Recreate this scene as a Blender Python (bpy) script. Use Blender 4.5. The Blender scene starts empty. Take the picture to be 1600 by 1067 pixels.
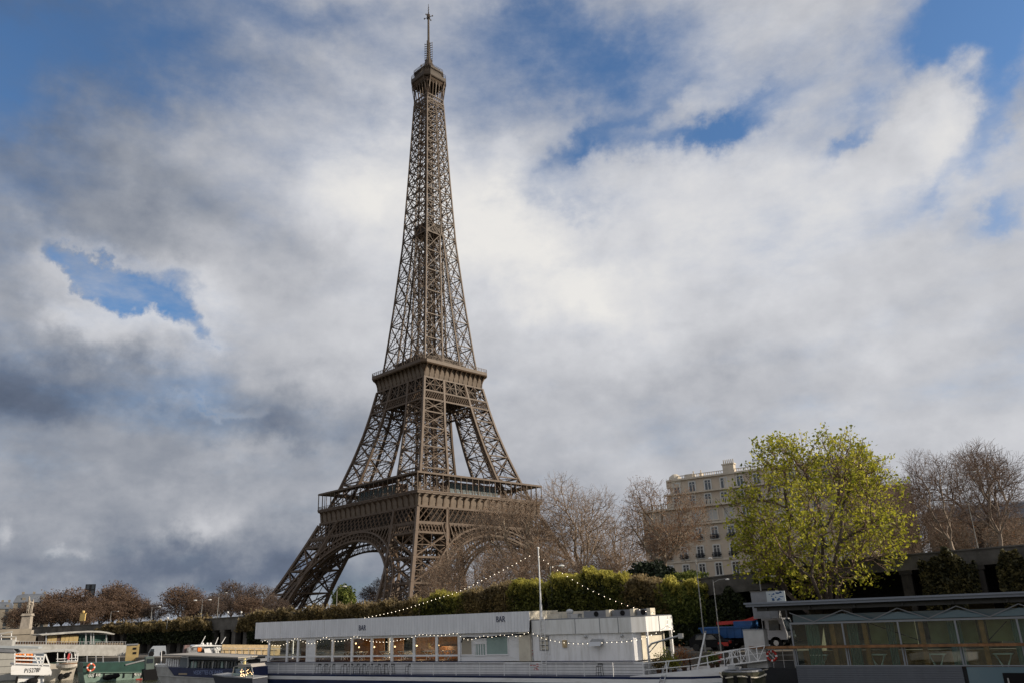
import bpy, math, random
import numpy as np
from mathutils import Vector, Matrix
R_ = math.radians
C_ = bpy.context.scene
COL = C_.collection

# ------------------------------------------------------------------ camera
# World frame: X runs along the quay (to the right), Y points from the river to the bank, Z up, water at z = 0.
F_PX = 1237.3061
def _basis():
    yaw, pitch, roll, A = -.798, .3325, -.0395, math.radians(11)
    es = np.array([math.cos(A), math.sin(A)]); et = np.array([math.sin(A), -math.cos(A)])
    cv = lambda v: np.array([-(v[:2] @ es), v[:2] @ et, v[2]])
    F = np.array([math.cos(yaw)*math.cos(pitch), math.sin(yaw)*math.cos(pitch), math.sin(pitch)])
    R = np.cross(F, [0, 0, 1]); R /= np.linalg.norm(R); U = np.cross(R, F)
    c, s = math.cos(roll), math.sin(roll)
    R, U = c*R + s*U, -s*R + c*U
    return cv(F), cv(R), cv(U)
F3, R3, U3 = _basis()
CAM = np.array([0., 0., 5.5])
def ray(x, y): return F3 + R3*(x-800)/F_PX - U3*(y-533.5)/F_PX
def onz(x, y, z):
    v = ray(x, y); return CAM + v*(z-CAM[2])/v[2]
def ony(x, y, Y):
    v = ray(x, y); return CAM + v*Y/v[1]
def at(x, y, D):
    v = ray(x, y); return CAM + v*D/math.hypot(v[0], v[1])
cam = bpy.data.cameras.new('camera'); cam.sensor_width = 36; cam.lens = F_PX/1600*36
cam.clip_start = .5; cam.clip_end = 20000
camo = bpy.data.objects.new('camera', cam); COL.objects.link(camo)
M = Matrix.Identity(4)
for i in range(3):
    M[i][0] = R3[i]; M[i][1] = U3[i]; M[i][2] = -F3[i]; M[i][3] = CAM[i]
camo.matrix_world = M
C_.camera = camo

# ------------------------------------------------------------------ sky
SUN = Vector((.84, .46, .42)).normalized()
SUN_EL = math.asin(SUN.z); SUN_ROT = math.atan2(SUN.x, SUN.y)
W = bpy.data.worlds.new('World'); C_.world = W; W.use_nodes = True
wn, wl = W.node_tree.nodes, W.node_tree.links
wn.clear()
def N(t, **k):
    n = wn.new(t)
    for a, b in k.items(): setattr(n, a, b)
    return n
def _in(n, i, v):
    if hasattr(v, 'is_output') or isinstance(v, bpy.types.NodeSocket): wl.new(v, n.inputs[i])
    else: n.inputs[i].default_value = v
def mth(op, a, b=0., c=0., clamp=False):
    n = N('ShaderNodeMath', operation=op, use_clamp=clamp); _in(n, 0, a); _in(n, 1, b); _in(n, 2, c); return n.outputs[0]
def dot(a, v):
    n = N('ShaderNodeVectorMath', operation='DOT_PRODUCT'); wl.new(a, n.inputs[0]); n.inputs[1].default_value = v; return n.outputs['Value']
tc = N('ShaderNodeTexCoord').outputs['Generated']
sep = N('ShaderNodeSeparateXYZ'); wl.new(tc, sep.inputs[0])
azn = mth('ARCTAN2', sep.outputs[0], sep.outputs[1])
eln = mth('ARCSINE', sep.outputs[2])
def noise(vec, scale, detail=8, rough=.55, lac=2.0, off=(0, 0, 0), sq=(1, 1, 1), rot=(0, 0, 0)):
    mp = N('ShaderNodeMapping'); wl.new(vec, mp.inputs[0]); mp.inputs['Location'].default_value = off; mp.inputs['Scale'].default_value = sq
    mp.inputs['Rotation'].default_value = rot
    n = N('ShaderNodeTexNoise'); wl.new(mp.outputs[0], n.inputs['Vector'])
    n.inputs['Scale'].default_value = scale; n.inputs['Detail'].default_value = detail; n.inputs['Roughness'].default_value = rough
    n.inputs['Lacunarity'].default_value = lac
    return n
# azimuth / elevation chart of the sky, bent by noise so that cloud edges billow
w1 = noise(tc, 5.0, 4, .55); w2 = noise(tc, 22., 7, .62, off=(3, 1, 7))
def wob(ch, a1, a2):
    s1 = N('ShaderNodeSeparateColor'); wl.new(w1.outputs['Color'], s1.inputs[0])
    s2 = N('ShaderNodeSeparateColor'); wl.new(w2.outputs['Color'], s2.inputs[0])
    return mth('ADD', mth('MULTIPLY_ADD', s1.outputs[ch], a1, -a1*.5), mth('MULTIPLY_ADD', s2.outputs[ch], a2, -a2*.5))
azw = mth('ADD', azn, wob(0, .20, .085)); elw = mth('ADD', eln, wob(1, .16, .075))
cmb = N('ShaderNodeCombineXYZ'); wl.new(azw, cmb.inputs[0]); wl.new(elw, cmb.inputs[1]); cmb.inputs[2].default_value = 1
CH = cmb.outputs[0]
def azel(x, y):
    v = ray(x, y); v = v/np.linalg.norm(v); return np.array([math.atan2(v[0], v[1]), math.asin(v[2])])
def blob(x, y, a, b, rot):
    """soft elliptic patch of sky; returns exp(-|q|^2)"""
    c = azel(x, y); J = np.array([azel(x+5, y)-c, azel(x, y+5)-c]).T/5
    t = math.radians(rot)
    Ji = np.linalg.inv(J)
    m1 = (np.array([math.cos(t), math.sin(t)]) @ Ji)/a
    m2 = (np.array([-math.sin(t), math.cos(t)]) @ Ji)/b
    q1 = dot(CH, (m1[0], m1[1], -float(m1 @ c))); q2 = dot(CH, (m2[0], m2[1], -float(m2 @ c)))
    s = mth('MULTIPLY_ADD', q2, q2, mth('MULTIPLY', q1, q1))
    return mth('EXPONENT', mth('MULTIPLY', s, -1.))
def field(base, lst):
    acc = None
    for x, y, a, b, rot, w in lst:
        acc = mth('MULTIPLY_ADD', blob(x, y, a, b, rot), w, acc if acc is not None else base)
    return acc
HOLES = [  # clean breaks in the low cumulus
 (100, 425, 60, 20, 12, -.8), (160, 455, 110, 26, 36, -1.15), (215, 500, 44, 34, 40, -.9), (225, 440, 80, 34, -8, -.62), (280, 470, 60, 40, 0, -.25), (292, 545, 42, 22, 0, -.75), (325, 650, 95, 12, -10, -.62), (540, 80, 60, 40, 0, -.05),
]
VEIL = [  # thin places of the high cloud sheet
 (60, 70, 300, 130, -10, -.46), (250, 95, 130, 60, 25, -.22), (450, 30, 130, 50, 0, -.26), (20, 200, 110, 150, 0, -.30), (300, 60, 460, 160, 0, -.24),
 (1110, 195, 120, 22, -16, -.52), (1180, 150, 140, 22, -32, -.26), (1020, 160, 110, 20, -35, -.25), (960, 110, 60, 75, 0, -.45), (925, 240, 80, 26, -28, -.50), (830, 60, 90, 75, 0, -.42), (1000, 110, 420, 130, 0, -.30),
 (1040, 60, 60, 60, 0, -.12), (1530, 40, 140, 70, 0, -1.0), (1600, 170, 50, 100, 0, -.6), (1365, 150, 60, 34, -30, -.35), (1330, 230, 70, 16, -35, -.45), (1470, 185, 90, 75, 0, .25),
 (1500, 300, 110, 26, -32, -.34), (1590, 350, 70, 20, -30, -.36), (920, 315, 90, 25, 0, -.28), (700, 160, 170, 80, 0, -.14), (560, 60, 120, 80, 0, -.14), (310, 600, 110, 110, 0, -.24), (420, 320, 160, 60, -30, -.10), (150, 430, 170, 80, 0, -.20), (420, 250, 120, 60, 0, -.12),
]
BRIGHT = [
 (590, 320, 120, 150, 0, .24), (770, 330, 130, 90, 15, .22), (880, 440, 160, 70, 10, .26), (1200, 330, 330, 120, 0, .20), (1500, 210, 90, 90, 0, .22),
 (1120, 60, 160, 90, -20, .10), (960, 560, 230, 50, 0, .02), (1080, 610, 280, 45, 0, -.07), (850, 560, 200, 130, 0, .08), (560, 700, 200, 120, 0, -.05), (300, 740, 200, 40, 0, -.04), (1350, 680, 350, 70, 0, .08), (1150, 480, 250, 80, 0, .05), (1350, 560, 90, 60, 0, .10), (1560, 500, 120, 90, 0, .02),
 (130, 320, 230, 120, 0, -.14), (60, 630, 190, 75, 0, -.26), (250, 640, 120, 60, 0, -.12), (90, 490, 90, 32, 35, .20), (230, 560, 120, 50, 30, .12),
 (450, 640, 130, 60, 0, -.20), (480, 400, 110, 60, 10, -.12), (330, 480, 70, 70, 0, .10), (560, 520, 90, 110, 0, .06), (200, 880, 420, 90, 0, -.20),
 (150, 745, 300, 45, 0, -.10), (320, 835, 48, 30, 0, .24), (105, 858, 28, 13, 0, .16), (155, 862, 18, 12, 0, .13), (10, 850, 22, 22, 0, .16), (400, 700, 120, 22, -5, .08),
 (470, 870, 80, 80, 0, -.06), (420, 900, 300, 60, 0, -.10), (0, 0, 330, 200, 0, -.26), (-20, 400, 140, 400, 0, -.10), (60, 560, 200, 60, 0, -.06), (100, 260, 200, 200, 0, -.07), (1650, -20, 200, 200, 0, -.10), (300, 680, 260, 40, 0, -.05), (250, 100, 250, 120, 0, -.12), (250, 900, 600, 80, 0, -.03), (700, 820, 250, 90, 0, -.10), (1000, 690, 400, 60, 0, -.06), (1560, 640, 150, 60, 0, .04),
]
n_f = noise(tc, 9., 11, .60, off=(1.3, 4.1, .7), sq=(1, 1, 1.7)).outputs[0]
n_w = noise(tc, 4.2, 12, .66, off=(8, 2, 5), sq=(1, 1, 2.6), rot=(0, .35, .3)).outputs[0]
n_h = noise(tc, 16., 12, .62, off=(2.3, 1.1, 4.7), sq=(1, 1, 1.3)).outputs[0]
def srange(v, lo, hi):
    mr = N('ShaderNodeMapRange', interpolation_type='SMOOTHSTEP'); wl.new(v, mr.inputs[0]); mr.inputs[1].default_value = lo; mr.inputs[2].default_value = hi; return mr.outputs[0]
ca = mth('ADD', field(.9, HOLES), mth('MULTIPLY_ADD', n_h, .9, -.45)); ca = mth('ADD', ca, mth('MULTIPLY_ADD', n_f, .3, -.15))
edge = srange(ca, -.30, .55)
edge = mth('MULTIPLY_ADD', mth('SUBTRACT', 1., edge), mth('MULTIPLY', srange(n_w, .42, .72), .62), edge)
cb_ = mth('ADD', field(.75, VEIL), mth('MULTIPLY_ADD', n_w, 1.0, -.5)); cb_ = mth('ADD', cb_, mth('MULTIPLY_ADD', n_f, .45, -.225))
cover = mth('MULTIPLY', edge, srange(cb_, -.15, .80))
rim = mth('MULTIPLY', srange(ca, .12, .45), mth('SUBTRACT', 1., srange(ca, .45, 1.0)))
bri = field(.612, BRIGHT); bri = mth('MULTIPLY_ADD', rim, .10, bri)
n_b = noise(tc, 6.5, 10, .55, off=(5, 9, 2), sq=(1, 1, 2.0)).outputs[0]
bri = mth('ADD', bri, mth('MULTIPLY_ADD', n_b, .24, -.12)); bri = mth('ADD', bri, mth('MULTIPLY_ADD', n_f, .18, -.09))
n_r0 = noise(tc, 7.5, 9, .56, off=(7, 3, 1), sq=(1, 1, 1.5)).outputs[0]
n_r1 = noise(tc, 7.5, 9, .56, off=(7.022, 3.0, 1.028), sq=(1, 1, 1.5)).outputs[0]
bri = mth('MULTIPLY_ADD', mth('SUBTRACT', n_r0, n_r1), .26, bri)
cr = N('ShaderNodeValToRGB'); wl.new(bri, cr.inputs[0])
def srgb(r, g, b): return tuple(((c/255+.055)/1.055)**2.4 if c > 10 else c/255/12.92 for c in (r, g, b)) + (1,)
els = cr.color_ramp.elements
els[0].position = .10; els[0].color = srgb(62, 72, 90)
els[1].position = .30; els[1].color = srgb(100, 110, 128)
for ps, c in ((.45, (142, 147, 157)), (.60, (176, 178, 184)), (.78, (203, 204, 208)), (.95, (225, 223, 220))):
    e = els.new(ps); e.color = srgb(*c)
sky = N('ShaderNodeTexSky', sky_type='NISHITA'); sky.sun_disc = False
sky.sun_elevation = SUN_EL; sky.sun_rotation = SUN_ROT; sky.altitude = 50; sky.air_density = 1.0; sky.dust_density = .6; sky.ozone_density = 3.0
SKY_K = .1
scl = N('ShaderNodeVectorMath', operation='MULTIPLY'); wl.new(sky.outputs[0], scl.inputs[0]); scl.inputs[1].default_value = (.92, 1.14, 1.30)
k10 = N('ShaderNodeVectorMath', operation='SCALE'); wl.new(cr.outputs[0], k10.inputs[0]); k10.inputs['Scale'].default_value = 1/SKY_K
mx = N('ShaderNodeMix', data_type='RGBA'); wl.new(cover, mx.inputs[0]); wl.new(scl.outputs[0], mx.inputs[6]); wl.new(k10.outputs[0], mx.inputs[7])
bg = N('ShaderNodeBackground'); wl.new(mx.outputs[2], bg.inputs[0]); bg.inputs[1].default_value = SKY_K
wo = N('ShaderNodeOutputWorld'); wl.new(bg.outputs[0], wo.inputs[0])
W.cycles.sampling_method = 'MANUAL'; W.cycles.sample_map_resolution = 512

sl = bpy.data.lights.new('sun', 'SUN'); sl.energy = 5.0; sl.angle = R_(.5); sl.color = (1.0, .87, .70)
so = bpy.data.objects.new('sun', sl); COL.objects.link(so); so.rotation_euler = SUN.to_track_quat('Z', 'Y').to_euler()
vs = C_.view_settings; vs.view_transform = 'Standard'; vs.look = 'None'; vs.exposure = .12; vs.gamma = 1; vs.use_curve_mapping = False
C_.cycles.max_bounces = 5; C_.cycles.diffuse_bounces = 2; C_.cycles.glossy_bounces = 3; C_.cycles.transmission_bounces = 4; C_.cycles.transparent_max_bounces = 8
# ------------------------------------------------------------------ helpers
def _v(p): return tuple(float(c) for c in p)
class MB:
    """collects shapes and links them as ONE mesh object"""
    def __init__(s): s.v = []; s.f = []; s.e = []
    def face(s, pts):
        n = len(s.v); s.v += [_v(p) for p in pts]; s.f.append(tuple(range(n, n+len(pts)))); return s
    def hexa(s, c):
        n = len(s.v); s.v += [_v(p) for p in c]
        for q in ((0, 3, 2, 1), (4, 5, 6, 7), (0, 1, 5, 4), (1, 2, 6, 5), (2, 3, 7, 6), (3, 0, 4, 7)): s.f.append(tuple(n+i for i in q))
        return s
    def box(s, x0, x1, y0, y1, z0, z1):
        return s.hexa([(x0, y0, z0), (x1, y0, z0), (x1, y1, z0), (x0, y1, z0), (x0, y0, z1), (x1, y0, z1), (x1, y1, z1), (x0, y1, z1)])
    def beam(s, p, q, w, h=None, up=(0, 0, 1)):
        h = w if h is None else h
        px, py, pz = p; dx, dy, dz = q[0]-px, q[1]-py, q[2]-pz
        L = math.sqrt(dx*dx+dy*dy+dz*dz) or 1e-6; dx /= L; dy /= L; dz /= L
        ux, uy, uz = up
        ax, ay, az = dy*uz-dz*uy, dz*ux-dx*uz, dx*uy-dy*ux
        l = math.sqrt(ax*ax+ay*ay+az*az)
        if l < 1e-3: ux, uy, uz = 1, 0, 0; ax, ay, az = dy*uz-dz*uy, dz*ux-dx*uz, dx*uy-dy*ux; l = math.sqrt(ax*ax+ay*ay+az*az)
        ax /= l; ay /= l; az /= l
        bx, by, bz = ay*dz-az*dy, az*dx-ax*dz, ax*dy-ay*dx
        a = w/2; b = h/2; c = []
        for (x, y, z) in (p, q):
            for sa, sb in ((-a, -b), (a, -b), (a, b), (-a, b)): c.append((x+ax*sa+bx*sb, y+ay*sa+by*sb, z+az*sa+bz*sb))
        return s.hexa(c)
    def cyl(s, p, q, r0, r1=None, n=8, caps=True):
        r1 = r0 if r1 is None else r1
        p = Vector(p); q = Vector(q); d = (q-p).normalized()
        a = d.orthogonal().normalized(); b = d.cross(a); k = len(s.v)
        for c, r in ((p, r0), (q, r1)):
            for i in range(n):
                t = 2*math.pi*i/n; s.v.append(tuple(c+a*(r*math.cos(t))+b*(r*math.sin(t))))
        for i in range(n): j = (i+1) % n; s.f.append((k+i, k+j, k+n+j, k+n+i))
        if caps: s.f.append(tuple(k+i for i in range(n))[::-1]); s.f.append(tuple(k+n+i for i in range(n)))
        return s
    def tube(s, pts, r, n=6):
        for a, b in zip(pts, pts[1:]): s.cyl(a, b, r, r, n)
        return s
    def prism(s, poly, axis, a, b):
        """extrude a 2D polygon along an axis (0, 1 or 2) from a to b"""
        def P(u, v, t): return (t, u, v) if axis == 0 else ((u, t, v) if axis == 1 else (u, v, t))
        n = len(poly); k = len(s.v)
        s.v += [P(u, v, a) for u, v in poly] + [P(u, v, b) for u, v in poly]
        s.f.append(tuple(range(k, k+n))); s.f.append(tuple(range(k+n, k+2*n))[::-1])
        for i in range(n): j = (i+1) % n; s.f.append((k+i, k+n+i, k+n+j, k+j))
        return s
    def loft(s, rings, close=False, caps=True):
        k = len(s.v); n = len(rings[0])
        for r in rings: s.v += [_v(p) for p in r]
        for i in range(len(rings)-1):
            for j in range(n if close else n-1):
                m = (j+1) % n; s.f.append((k+i*n+j, k+i*n+m, k+(i+1)*n+m, k+(i+1)*n+j))
        if close and caps: s.f.append(tuple(k+j for j in range(n))[::-1]); s.f.append(tuple(k+(len(rings)-1)*n+j for j in range(n)))
        return s
    def ball(s, c, r, n=8, m=5, sq=(1, 1, 1)):
        R = []
        for i in range(m+1):
            t = math.pi*i/m
            R.append([(c[0]+r*sq[0]*math.sin(t)*math.cos(2*math.pi*j/n), c[1]+r*sq[1]*math.sin(t)*math.sin(2*math.pi*j/n), c[2]+r*sq[2]*math.cos(t)) for j in range(n)])
        return s.loft(R, True, False)
    def rail(s, pts, h, posts=2.0, wires=(1.,), r=.025, wr=.018):
        """railing along a polyline of deck points"""
        for a, b in zip(pts, pts[1:]):
            a = Vector(a); b = Vector(b); n = max(1, round((b-a).length/posts))
            for i in range(n+1):
                c = a.lerp(b, i/n); s.beam(c, c+Vector((0, 0, h)), r*2)
            for k in wires: s.beam(a+Vector((0, 0, h*k)), b+Vector((0, 0, h*k)), wr*2 if k < 1 else r*2)
        return s
    def build(s, name, mat, parent=None, smooth=False):
        me = bpy.data.meshes.new(name); me.from_pydata(s.v, [], s.f)
        if smooth: me.polygons.foreach_set('use_smooth', [True]*len(me.polygons))
        me.materials.append(mat); o = bpy.data.objects.new(name, me); COL.objects.link(o); o.parent = parent
        return o
def tag(o, label=None, cat=None, group=None, kind=None):
    if label: o['label'] = label
    if cat: o['category'] = cat
    if group: o['group'] = group
    if kind: o['kind'] = kind
    return o
def empty(name, loc, rz=0, label=None, cat=None, group=None):
    o = bpy.data.objects.new(name, None); o.location = _v(loc); o.rotation_euler.z = rz; o.empty_display_size = .5; COL.objects.link(o)
    return tag(o, label, cat, group)
def kids(o): return [c for c in bpy.data.objects if c.parent is o]
def copy_tree(o, parent=None, ch=None):
    c = o.copy(); COL.objects.link(c); c.parent = parent
    for k in kids(o): copy_tree(k, c)
    return c
def text(name, body, size, mat, parent, loc, rz=0, tilt=90, ext=.01, sx=1.0, align='CENTER', shear=0):
    cu = bpy.data.curves.new(name, 'FONT'); cu.body = body; cu.size = size; cu.extrude = ext; cu.align_x = align; cu.align_y = 'CENTER'; cu.shear = shear
    cu.offset = size*.004
    t_ = bpy.data.objects.new(name, cu); COL.objects.link(t_); me = bpy.data.meshes.new_from_object(t_.evaluated_get(bpy.context.evaluated_depsgraph_get())); bpy.data.objects.remove(t_)
    me.materials.clear(); me.materials.append(mat); o = bpy.data.objects.new(name, me); COL.objects.link(o); o.parent = parent; o.location = _v(loc)
    o.rotation_euler = (R_(tilt), 0, rz); o.scale = (sx, 1, 1); return o

def mat(name, col, rough=.7, metal=0., var=0., scale=1., bump=0., bscale=20., col2=None, emit=None, est=1., spec=.5, thr=(.35, .65), sq=(1, 1, 1), detail=6, trans=0., alpha=1., ior=1.45):
    m = bpy.data.materials.new(name); m.use_nodes = True; nt = m.node_tree; nd = nt.nodes; lk = nt.links
    b = nd['Principled BSDF']; b.inputs['Roughness'].default_value = rough; b.inputs['Metallic'].default_value = metal
    b.inputs['Specular IOR Level'].default_value = spec; b.inputs['IOR'].default_value = ior
    b.inputs['Base Color'].default_value = (*col, 1)
    if trans: b.inputs['Transmission Weight'].default_value = trans
    if alpha < 1: b.inputs['Alpha'].default_value = alpha
    if emit: b.inputs['Emission Color'].default_value = (*emit, 1); b.inputs['Emission Strength'].default_value = est
    if var or col2 or bump:
        t = nd.new('ShaderNodeTexCoord'); mp = nd.new('ShaderNodeMapping'); lk.new(t.outputs['Object'], mp.inputs[0]); mp.inputs['Scale'].default_value = sq
    if var or col2:
        n = nd.new('ShaderNodeTexNoise'); lk.new(mp.outputs[0], n.inputs['Vector']); n.inputs['Scale'].default_value = scale; n.inputs['Detail'].default_value = detail; n.inputs['Roughness'].default_value = .65
        r = nd.new('ShaderNodeMapRange'); lk.new(n.outputs[0], r.inputs[0]); r.inputs[1].default_value = thr[0]; r.inputs[2].default_value = thr[1]
        x = nd.new('ShaderNodeMix'); x.data_type = 'RGBA'; lk.new(r.outputs[0], x.inputs[0])
        c2 = col2 if col2 else tuple(c*(1-var) for c in col); c1 = col if col2 else tuple(min(1, c*(1+var*.6)) for c in col)
        x.inputs[6].default_value = (*c1, 1); x.inputs[7].default_value = (*c2, 1); lk.new(x.outputs[2], b.inputs['Base Color'])
    if bump:
        n2 = nd.new('ShaderNodeTexNoise'); lk.new(mp.outputs[0], n2.inputs['Vector']); n2.inputs['Scale'].default_value = bscale; n2.inputs['Detail'].default_value = 5
        bp = nd.new('ShaderNodeBump'); bp.inputs['Strength'].default_value = bump; bp.inputs['Distance'].default_value = .05
        lk.new(n2.outputs[0], bp.inputs['Height']); lk.new(bp.outputs[0], b.inputs['Normal'])
    return m
# ------------------------------------------------------------------ lattice tower
iron = mat('iron_paint', (.090, .060, .039), .55, .0, .22, .35, spec=.35)
iron_d = mat('iron_paint_dark', (.052, .037, .026), .6, .0, .2, .4, spec=.3)
frz = mat('frieze_sunlit', (.125, .092, .064), .6, var=.25, scale=.5)  # paler than the ironwork: sunlight on the frieze put into its colour
void_m = mat('deck_shade', (.018, .014, .011), .9)  # near black: shade inside the decks painted as colour
pav_wall = mat('pavilion_wall', (.13, .075, .055), .6, var=.2)
pav_glass = mat('pavilion_glass', (.25, .32, .34), .06, .55, spec=1.)
white_p = mat('white_paint', (.72, .72, .70), .5, var=.12, scale=.8)
ZT = CAM[2]-12.3461
ZP = [0, 30, 45, 52, 57.6, 66, 80, 91, 100, 110, 120, 135, 150, 184, 220, 264, 276, 300]
HP = [60, 43.9, 36.9, 33.9, 31.7, 28.4, 23.9, 20.9, 18.9, 17.0, 15.05, 13.5, 12.0, 9.1, 7.3, 5.35, 5.0, 4.6]
ZG = [0, 26, 38, 45, 57.6, 66, 80, 100, 119, 150, 173, 190]
GP = [36.5, 29.5, 25.2, 22.3, 17.3, 14.1, 11.2, 7.7, 5.1, 2.9, 1.6, .7]
H_ = lambda z: float(np.interp(z, ZP, HP)); G_ = lambda z: float(np.interp(z, ZG, GP))
tower = empty('lattice_tower', (-223.44, 270.45, ZT), R_(169), 'tall brown wrought iron lattice tower with two wide decks and a mast', 'tower')
def rot4(p, k):
    x, y, z = p
    for _ in range(k): x, y = -y, x
    return (x, y, z)
def lerp3(a, b, t): return tuple(a[i]+(b[i]-a[i])*t for i in range(3))
def xpanel(mb, A, B, Cc, D, w, sub=0, thin=.22, up=(0, 0, 1)):
    """A-B bottom edge, D-C top edge: a crossed panel with a middle strut"""
    mb.beam(A, Cc, w, w*.7); mb.beam(B, D, w, w*.7); mb.beam(D, Cc, w, w)
    if sub:
        m = lerp3(lerp3(A, B, .5), lerp3(D, Cc, .5), .5)
        ml, mr_ = lerp3(A, D, .5), lerp3(B, Cc, .5)
        if sub != 3: mb.beam(ml, mr_, thin*1.2)
        mb.beam(lerp3(A, B, .5), lerp3(D, Cc, .5), thin*1.2)
        if sub == 2:
            for a, b, c in ((A, ml, lerp3(A, m, .5)), (ml, D, lerp3(D, m, .5)), (B, mr_, lerp3(B, m, .5)), (mr_, Cc, lerp3(Cc, m, .5))):
                q = lerp3(a, b, .5); mb.beam(q, c, thin); mb.beam(ml if a in (A, ml) else mr_, c, thin); 
def legset(zs, name, kx, cw, dw, sub, skip=False, tk=.3):
    """the leg standing in corner k, between levels zs: four chords and braced faces"""
    k = kx
    chs, br = [MB() for _ in range(4)], MB()
    cor = lambda z: [(-H_(z), H_(z), z), (-H_(z), G_(z), z), (-G_(z), G_(z), z), (-G_(z), H_(z), z)]
    T = lambda p: rot4(p, k)
    for z0, z1 in zip(zs, zs[1:]):
        n = 2
        for i in range(n):
            a, b = cor(z0+(z1-z0)*i/n), cor(z0+(z1-z0)*(i+1)/n)
            for j in range(4): chs[j].beam(T(a[j]), T(b[j]), cw, cw, (0, 1, 0))
        a, b = cor(z0), cor(z1)
        if skip and z1 == zs[-1]: continue
        for j in range(4):
            c0, c1, d1, d0 = a[j], a[(j+1) % 4], b[(j+1) % 4], b[j]
            xpanel(br, T(c0), T(c1), T(d1), T(d0), dw*(1 if j in (0, 3) else .8), sub, thin=dw*tk)
            # gusset at the crossing and at the chord nodes
            m = lerp3(lerp3(c0, c1, .5), lerp3(d0, d1, .5), .5); s = dw*1.1
            for c_, s_ in ((m, s), (d0, s*1.2)):
                x, y, z = T(c_); br.box(x-s_*.6, x+s_*.6, y-s_*.6, y+s_*.6, z-s_*.6, z+s_*.6)
        br.beam(T(b[0]), T(b[2]), dw*.5); br.beam(T(b[1]), T(b[3]), dw*.5)
        # guide rails of the lift and stairs inside the leg
        for f in (.35, .65):
            c0 = lerp3(lerp3(a[0], a[2], f), lerp3(a[1], a[3], f), .5); c1 = lerp3(lerp3(b[0], b[2], f), lerp3(b[1], b[3], f), .5)
            br.beam(T(c0), T(c1), dw*.7)
            br.beam(T(lerp3(c0, a[1], .5)), T(lerp3(c1, b[3], .5)), dw*.4)
    o = empty(name, (0, 0, 0)); o.parent = tower
    for c in chs: c.build('chord', iron, o)
    br.build('bracing', iron, o); return o
Z_LOW = [4, 14.5, 24.2, 33.3, 42.5, 52]
Z_MID = [59, 69, 78.5, 87, 94.4, 100.4, 110.6]
Z_UP = [119.3, 130, 142, 154, 165, 175.5, 185.5]
for k in range(4):
    legset(Z_LOW, 'lower_leg', k, 1.25, .72, 2, True)
    legset(Z_MID, 'middle_leg', k, 1.0, .52, 2, True, .32)
    legset(Z_UP, 'upper_leg', k, .62, .40, 2, False, .30)
# shaft above the place where the four legs meet
shc = [MB() for _ in range(8)]; brs = MB()
zs = [185.5]; dz = 8.6
while zs[-1] < 258: zs.append(zs[-1]+dz); dz *= .955
zs.append(264.0)
for k in range(4):
    T = lambda p: rot4(p, k)
    for z0, z1 in zip(zs, zs[1:]):
        h0, h1 = H_(z0), H_(z1)
        shc[k].beam(T((-h0, h0, z0)), T((-h1, h1, z1)), .62, .62, (0, 1, 0))
        shc[k+4].beam(T((-h0, 0, z0)), T((-h1, 0, z1)), .5, .5, (0, 1, 0))
        for s in (1, -1):
            A, B, Cc, D = (-h0, s*h0, z0), (-h0, 0, z0), (-h1, 0, z1), (-h1, s*h1, z1)
            xpanel(brs, T(A), T(B), T(Cc), T(D), .42, 1, thin=.18)
            x, y, z = T(B); brs.box(x-.5, x+.5, y-.5, y+.5, z-.5, z+.5)
        brs.beam(T((-h1, h1, z1)), T((0, 0, z1)), .25); brs.beam(T((-h1, 0, z1)), T((0, -h1, z1)), .25)
        brs.beam(T((-h0, 0, z0)), T((0, -h1, z1)), .2); brs.beam(T((-h0*.5, h0*.5, z0)), T((-h1*.5, -h1*.5, z1)), .22)
o = empty('shaft', (0, 0, 0)); o.parent = tower
for c in shc: c.build('chord', iron, o)
brs.build('bracing', iron, o)
# lift guides inside the shaft
lg = MB()
for x, y in ((-2, -2), (2, -2), (2, 2), (-2, 2), (0, -3.2), (0, 3.2)):
    q = .55
    lg.beam((x, y, 119), (x*q, y*q, 276), .42)
for i in range(46):
    z = 121+i*3.35; q = 1-.45*(z-119)/157
    for a, b in (((-2, -2), (2, -2)), ((2, -2), (2, 2)), ((2, 2), (-2, 2)), ((-2, 2), (-2, -2)), ((-2, -2), (2, 2))):
        lg.beam((a[0]*q, a[1]*q, z), (b[0]*q, b[1]*q, z+(1.6 if i % 2 else 0)), .24)
lg.build('lift_guide', iron_d, tower)
# transfer platform part way up
tp = MB(); h = 5.6
tp.box(-h, h, -h, h, 188.0, 188.8); tp.box(-h*.9, h*.9, -h*.9, h*.9, 188.8, 192.6); tp.box(-h, h, -h, h, 192.6, 193.3)
tp.build('transfer_platform', iron_d, tower)
# horizontal girders between the legs under each deck
def lattice(mb, P0, P1, Q1, Q0, n, w, fr=.5, dbl=1):
    """criss-cross band: P0-P1 bottom, Q0-Q1 top"""
    mb.beam(P0, P1, fr, fr); mb.beam(Q0, Q1, fr, fr)
    for i in range(-dbl, n):
        for s in (0, 1):
            a, b = i/n, (i+dbl)/n
            ta, tb = (0., 1.)
            if a < 0: ta = -a*n/dbl; a = 0
            if b > 1: tb = 1-(b-1)*n/dbl; b = 1
            if tb <= ta: continue
            u0, u1 = (a, b) if s == 0 else (1-a, 1-b)
            p = lerp3(lerp3(P0, P1, u0), lerp3(Q0, Q1, u0), ta); q = lerp3(lerp3(P0, P1, u1), lerp3(Q0, Q1, u1), tb)
            mb.beam(p, q, w, w*.6)
def inter(mb, P0, P1, Q1, Q0, n, w): 
    for i in range(n):
        a, b = i/n, (i+1)/n
        mb.beam(lerp3(P0, P1, a), lerp3(Q0, Q1, b), w, w*.6); mb.beam(lerp3(P0, P1, b), lerp3(Q0, Q1, a), w, w*.6)
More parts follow.
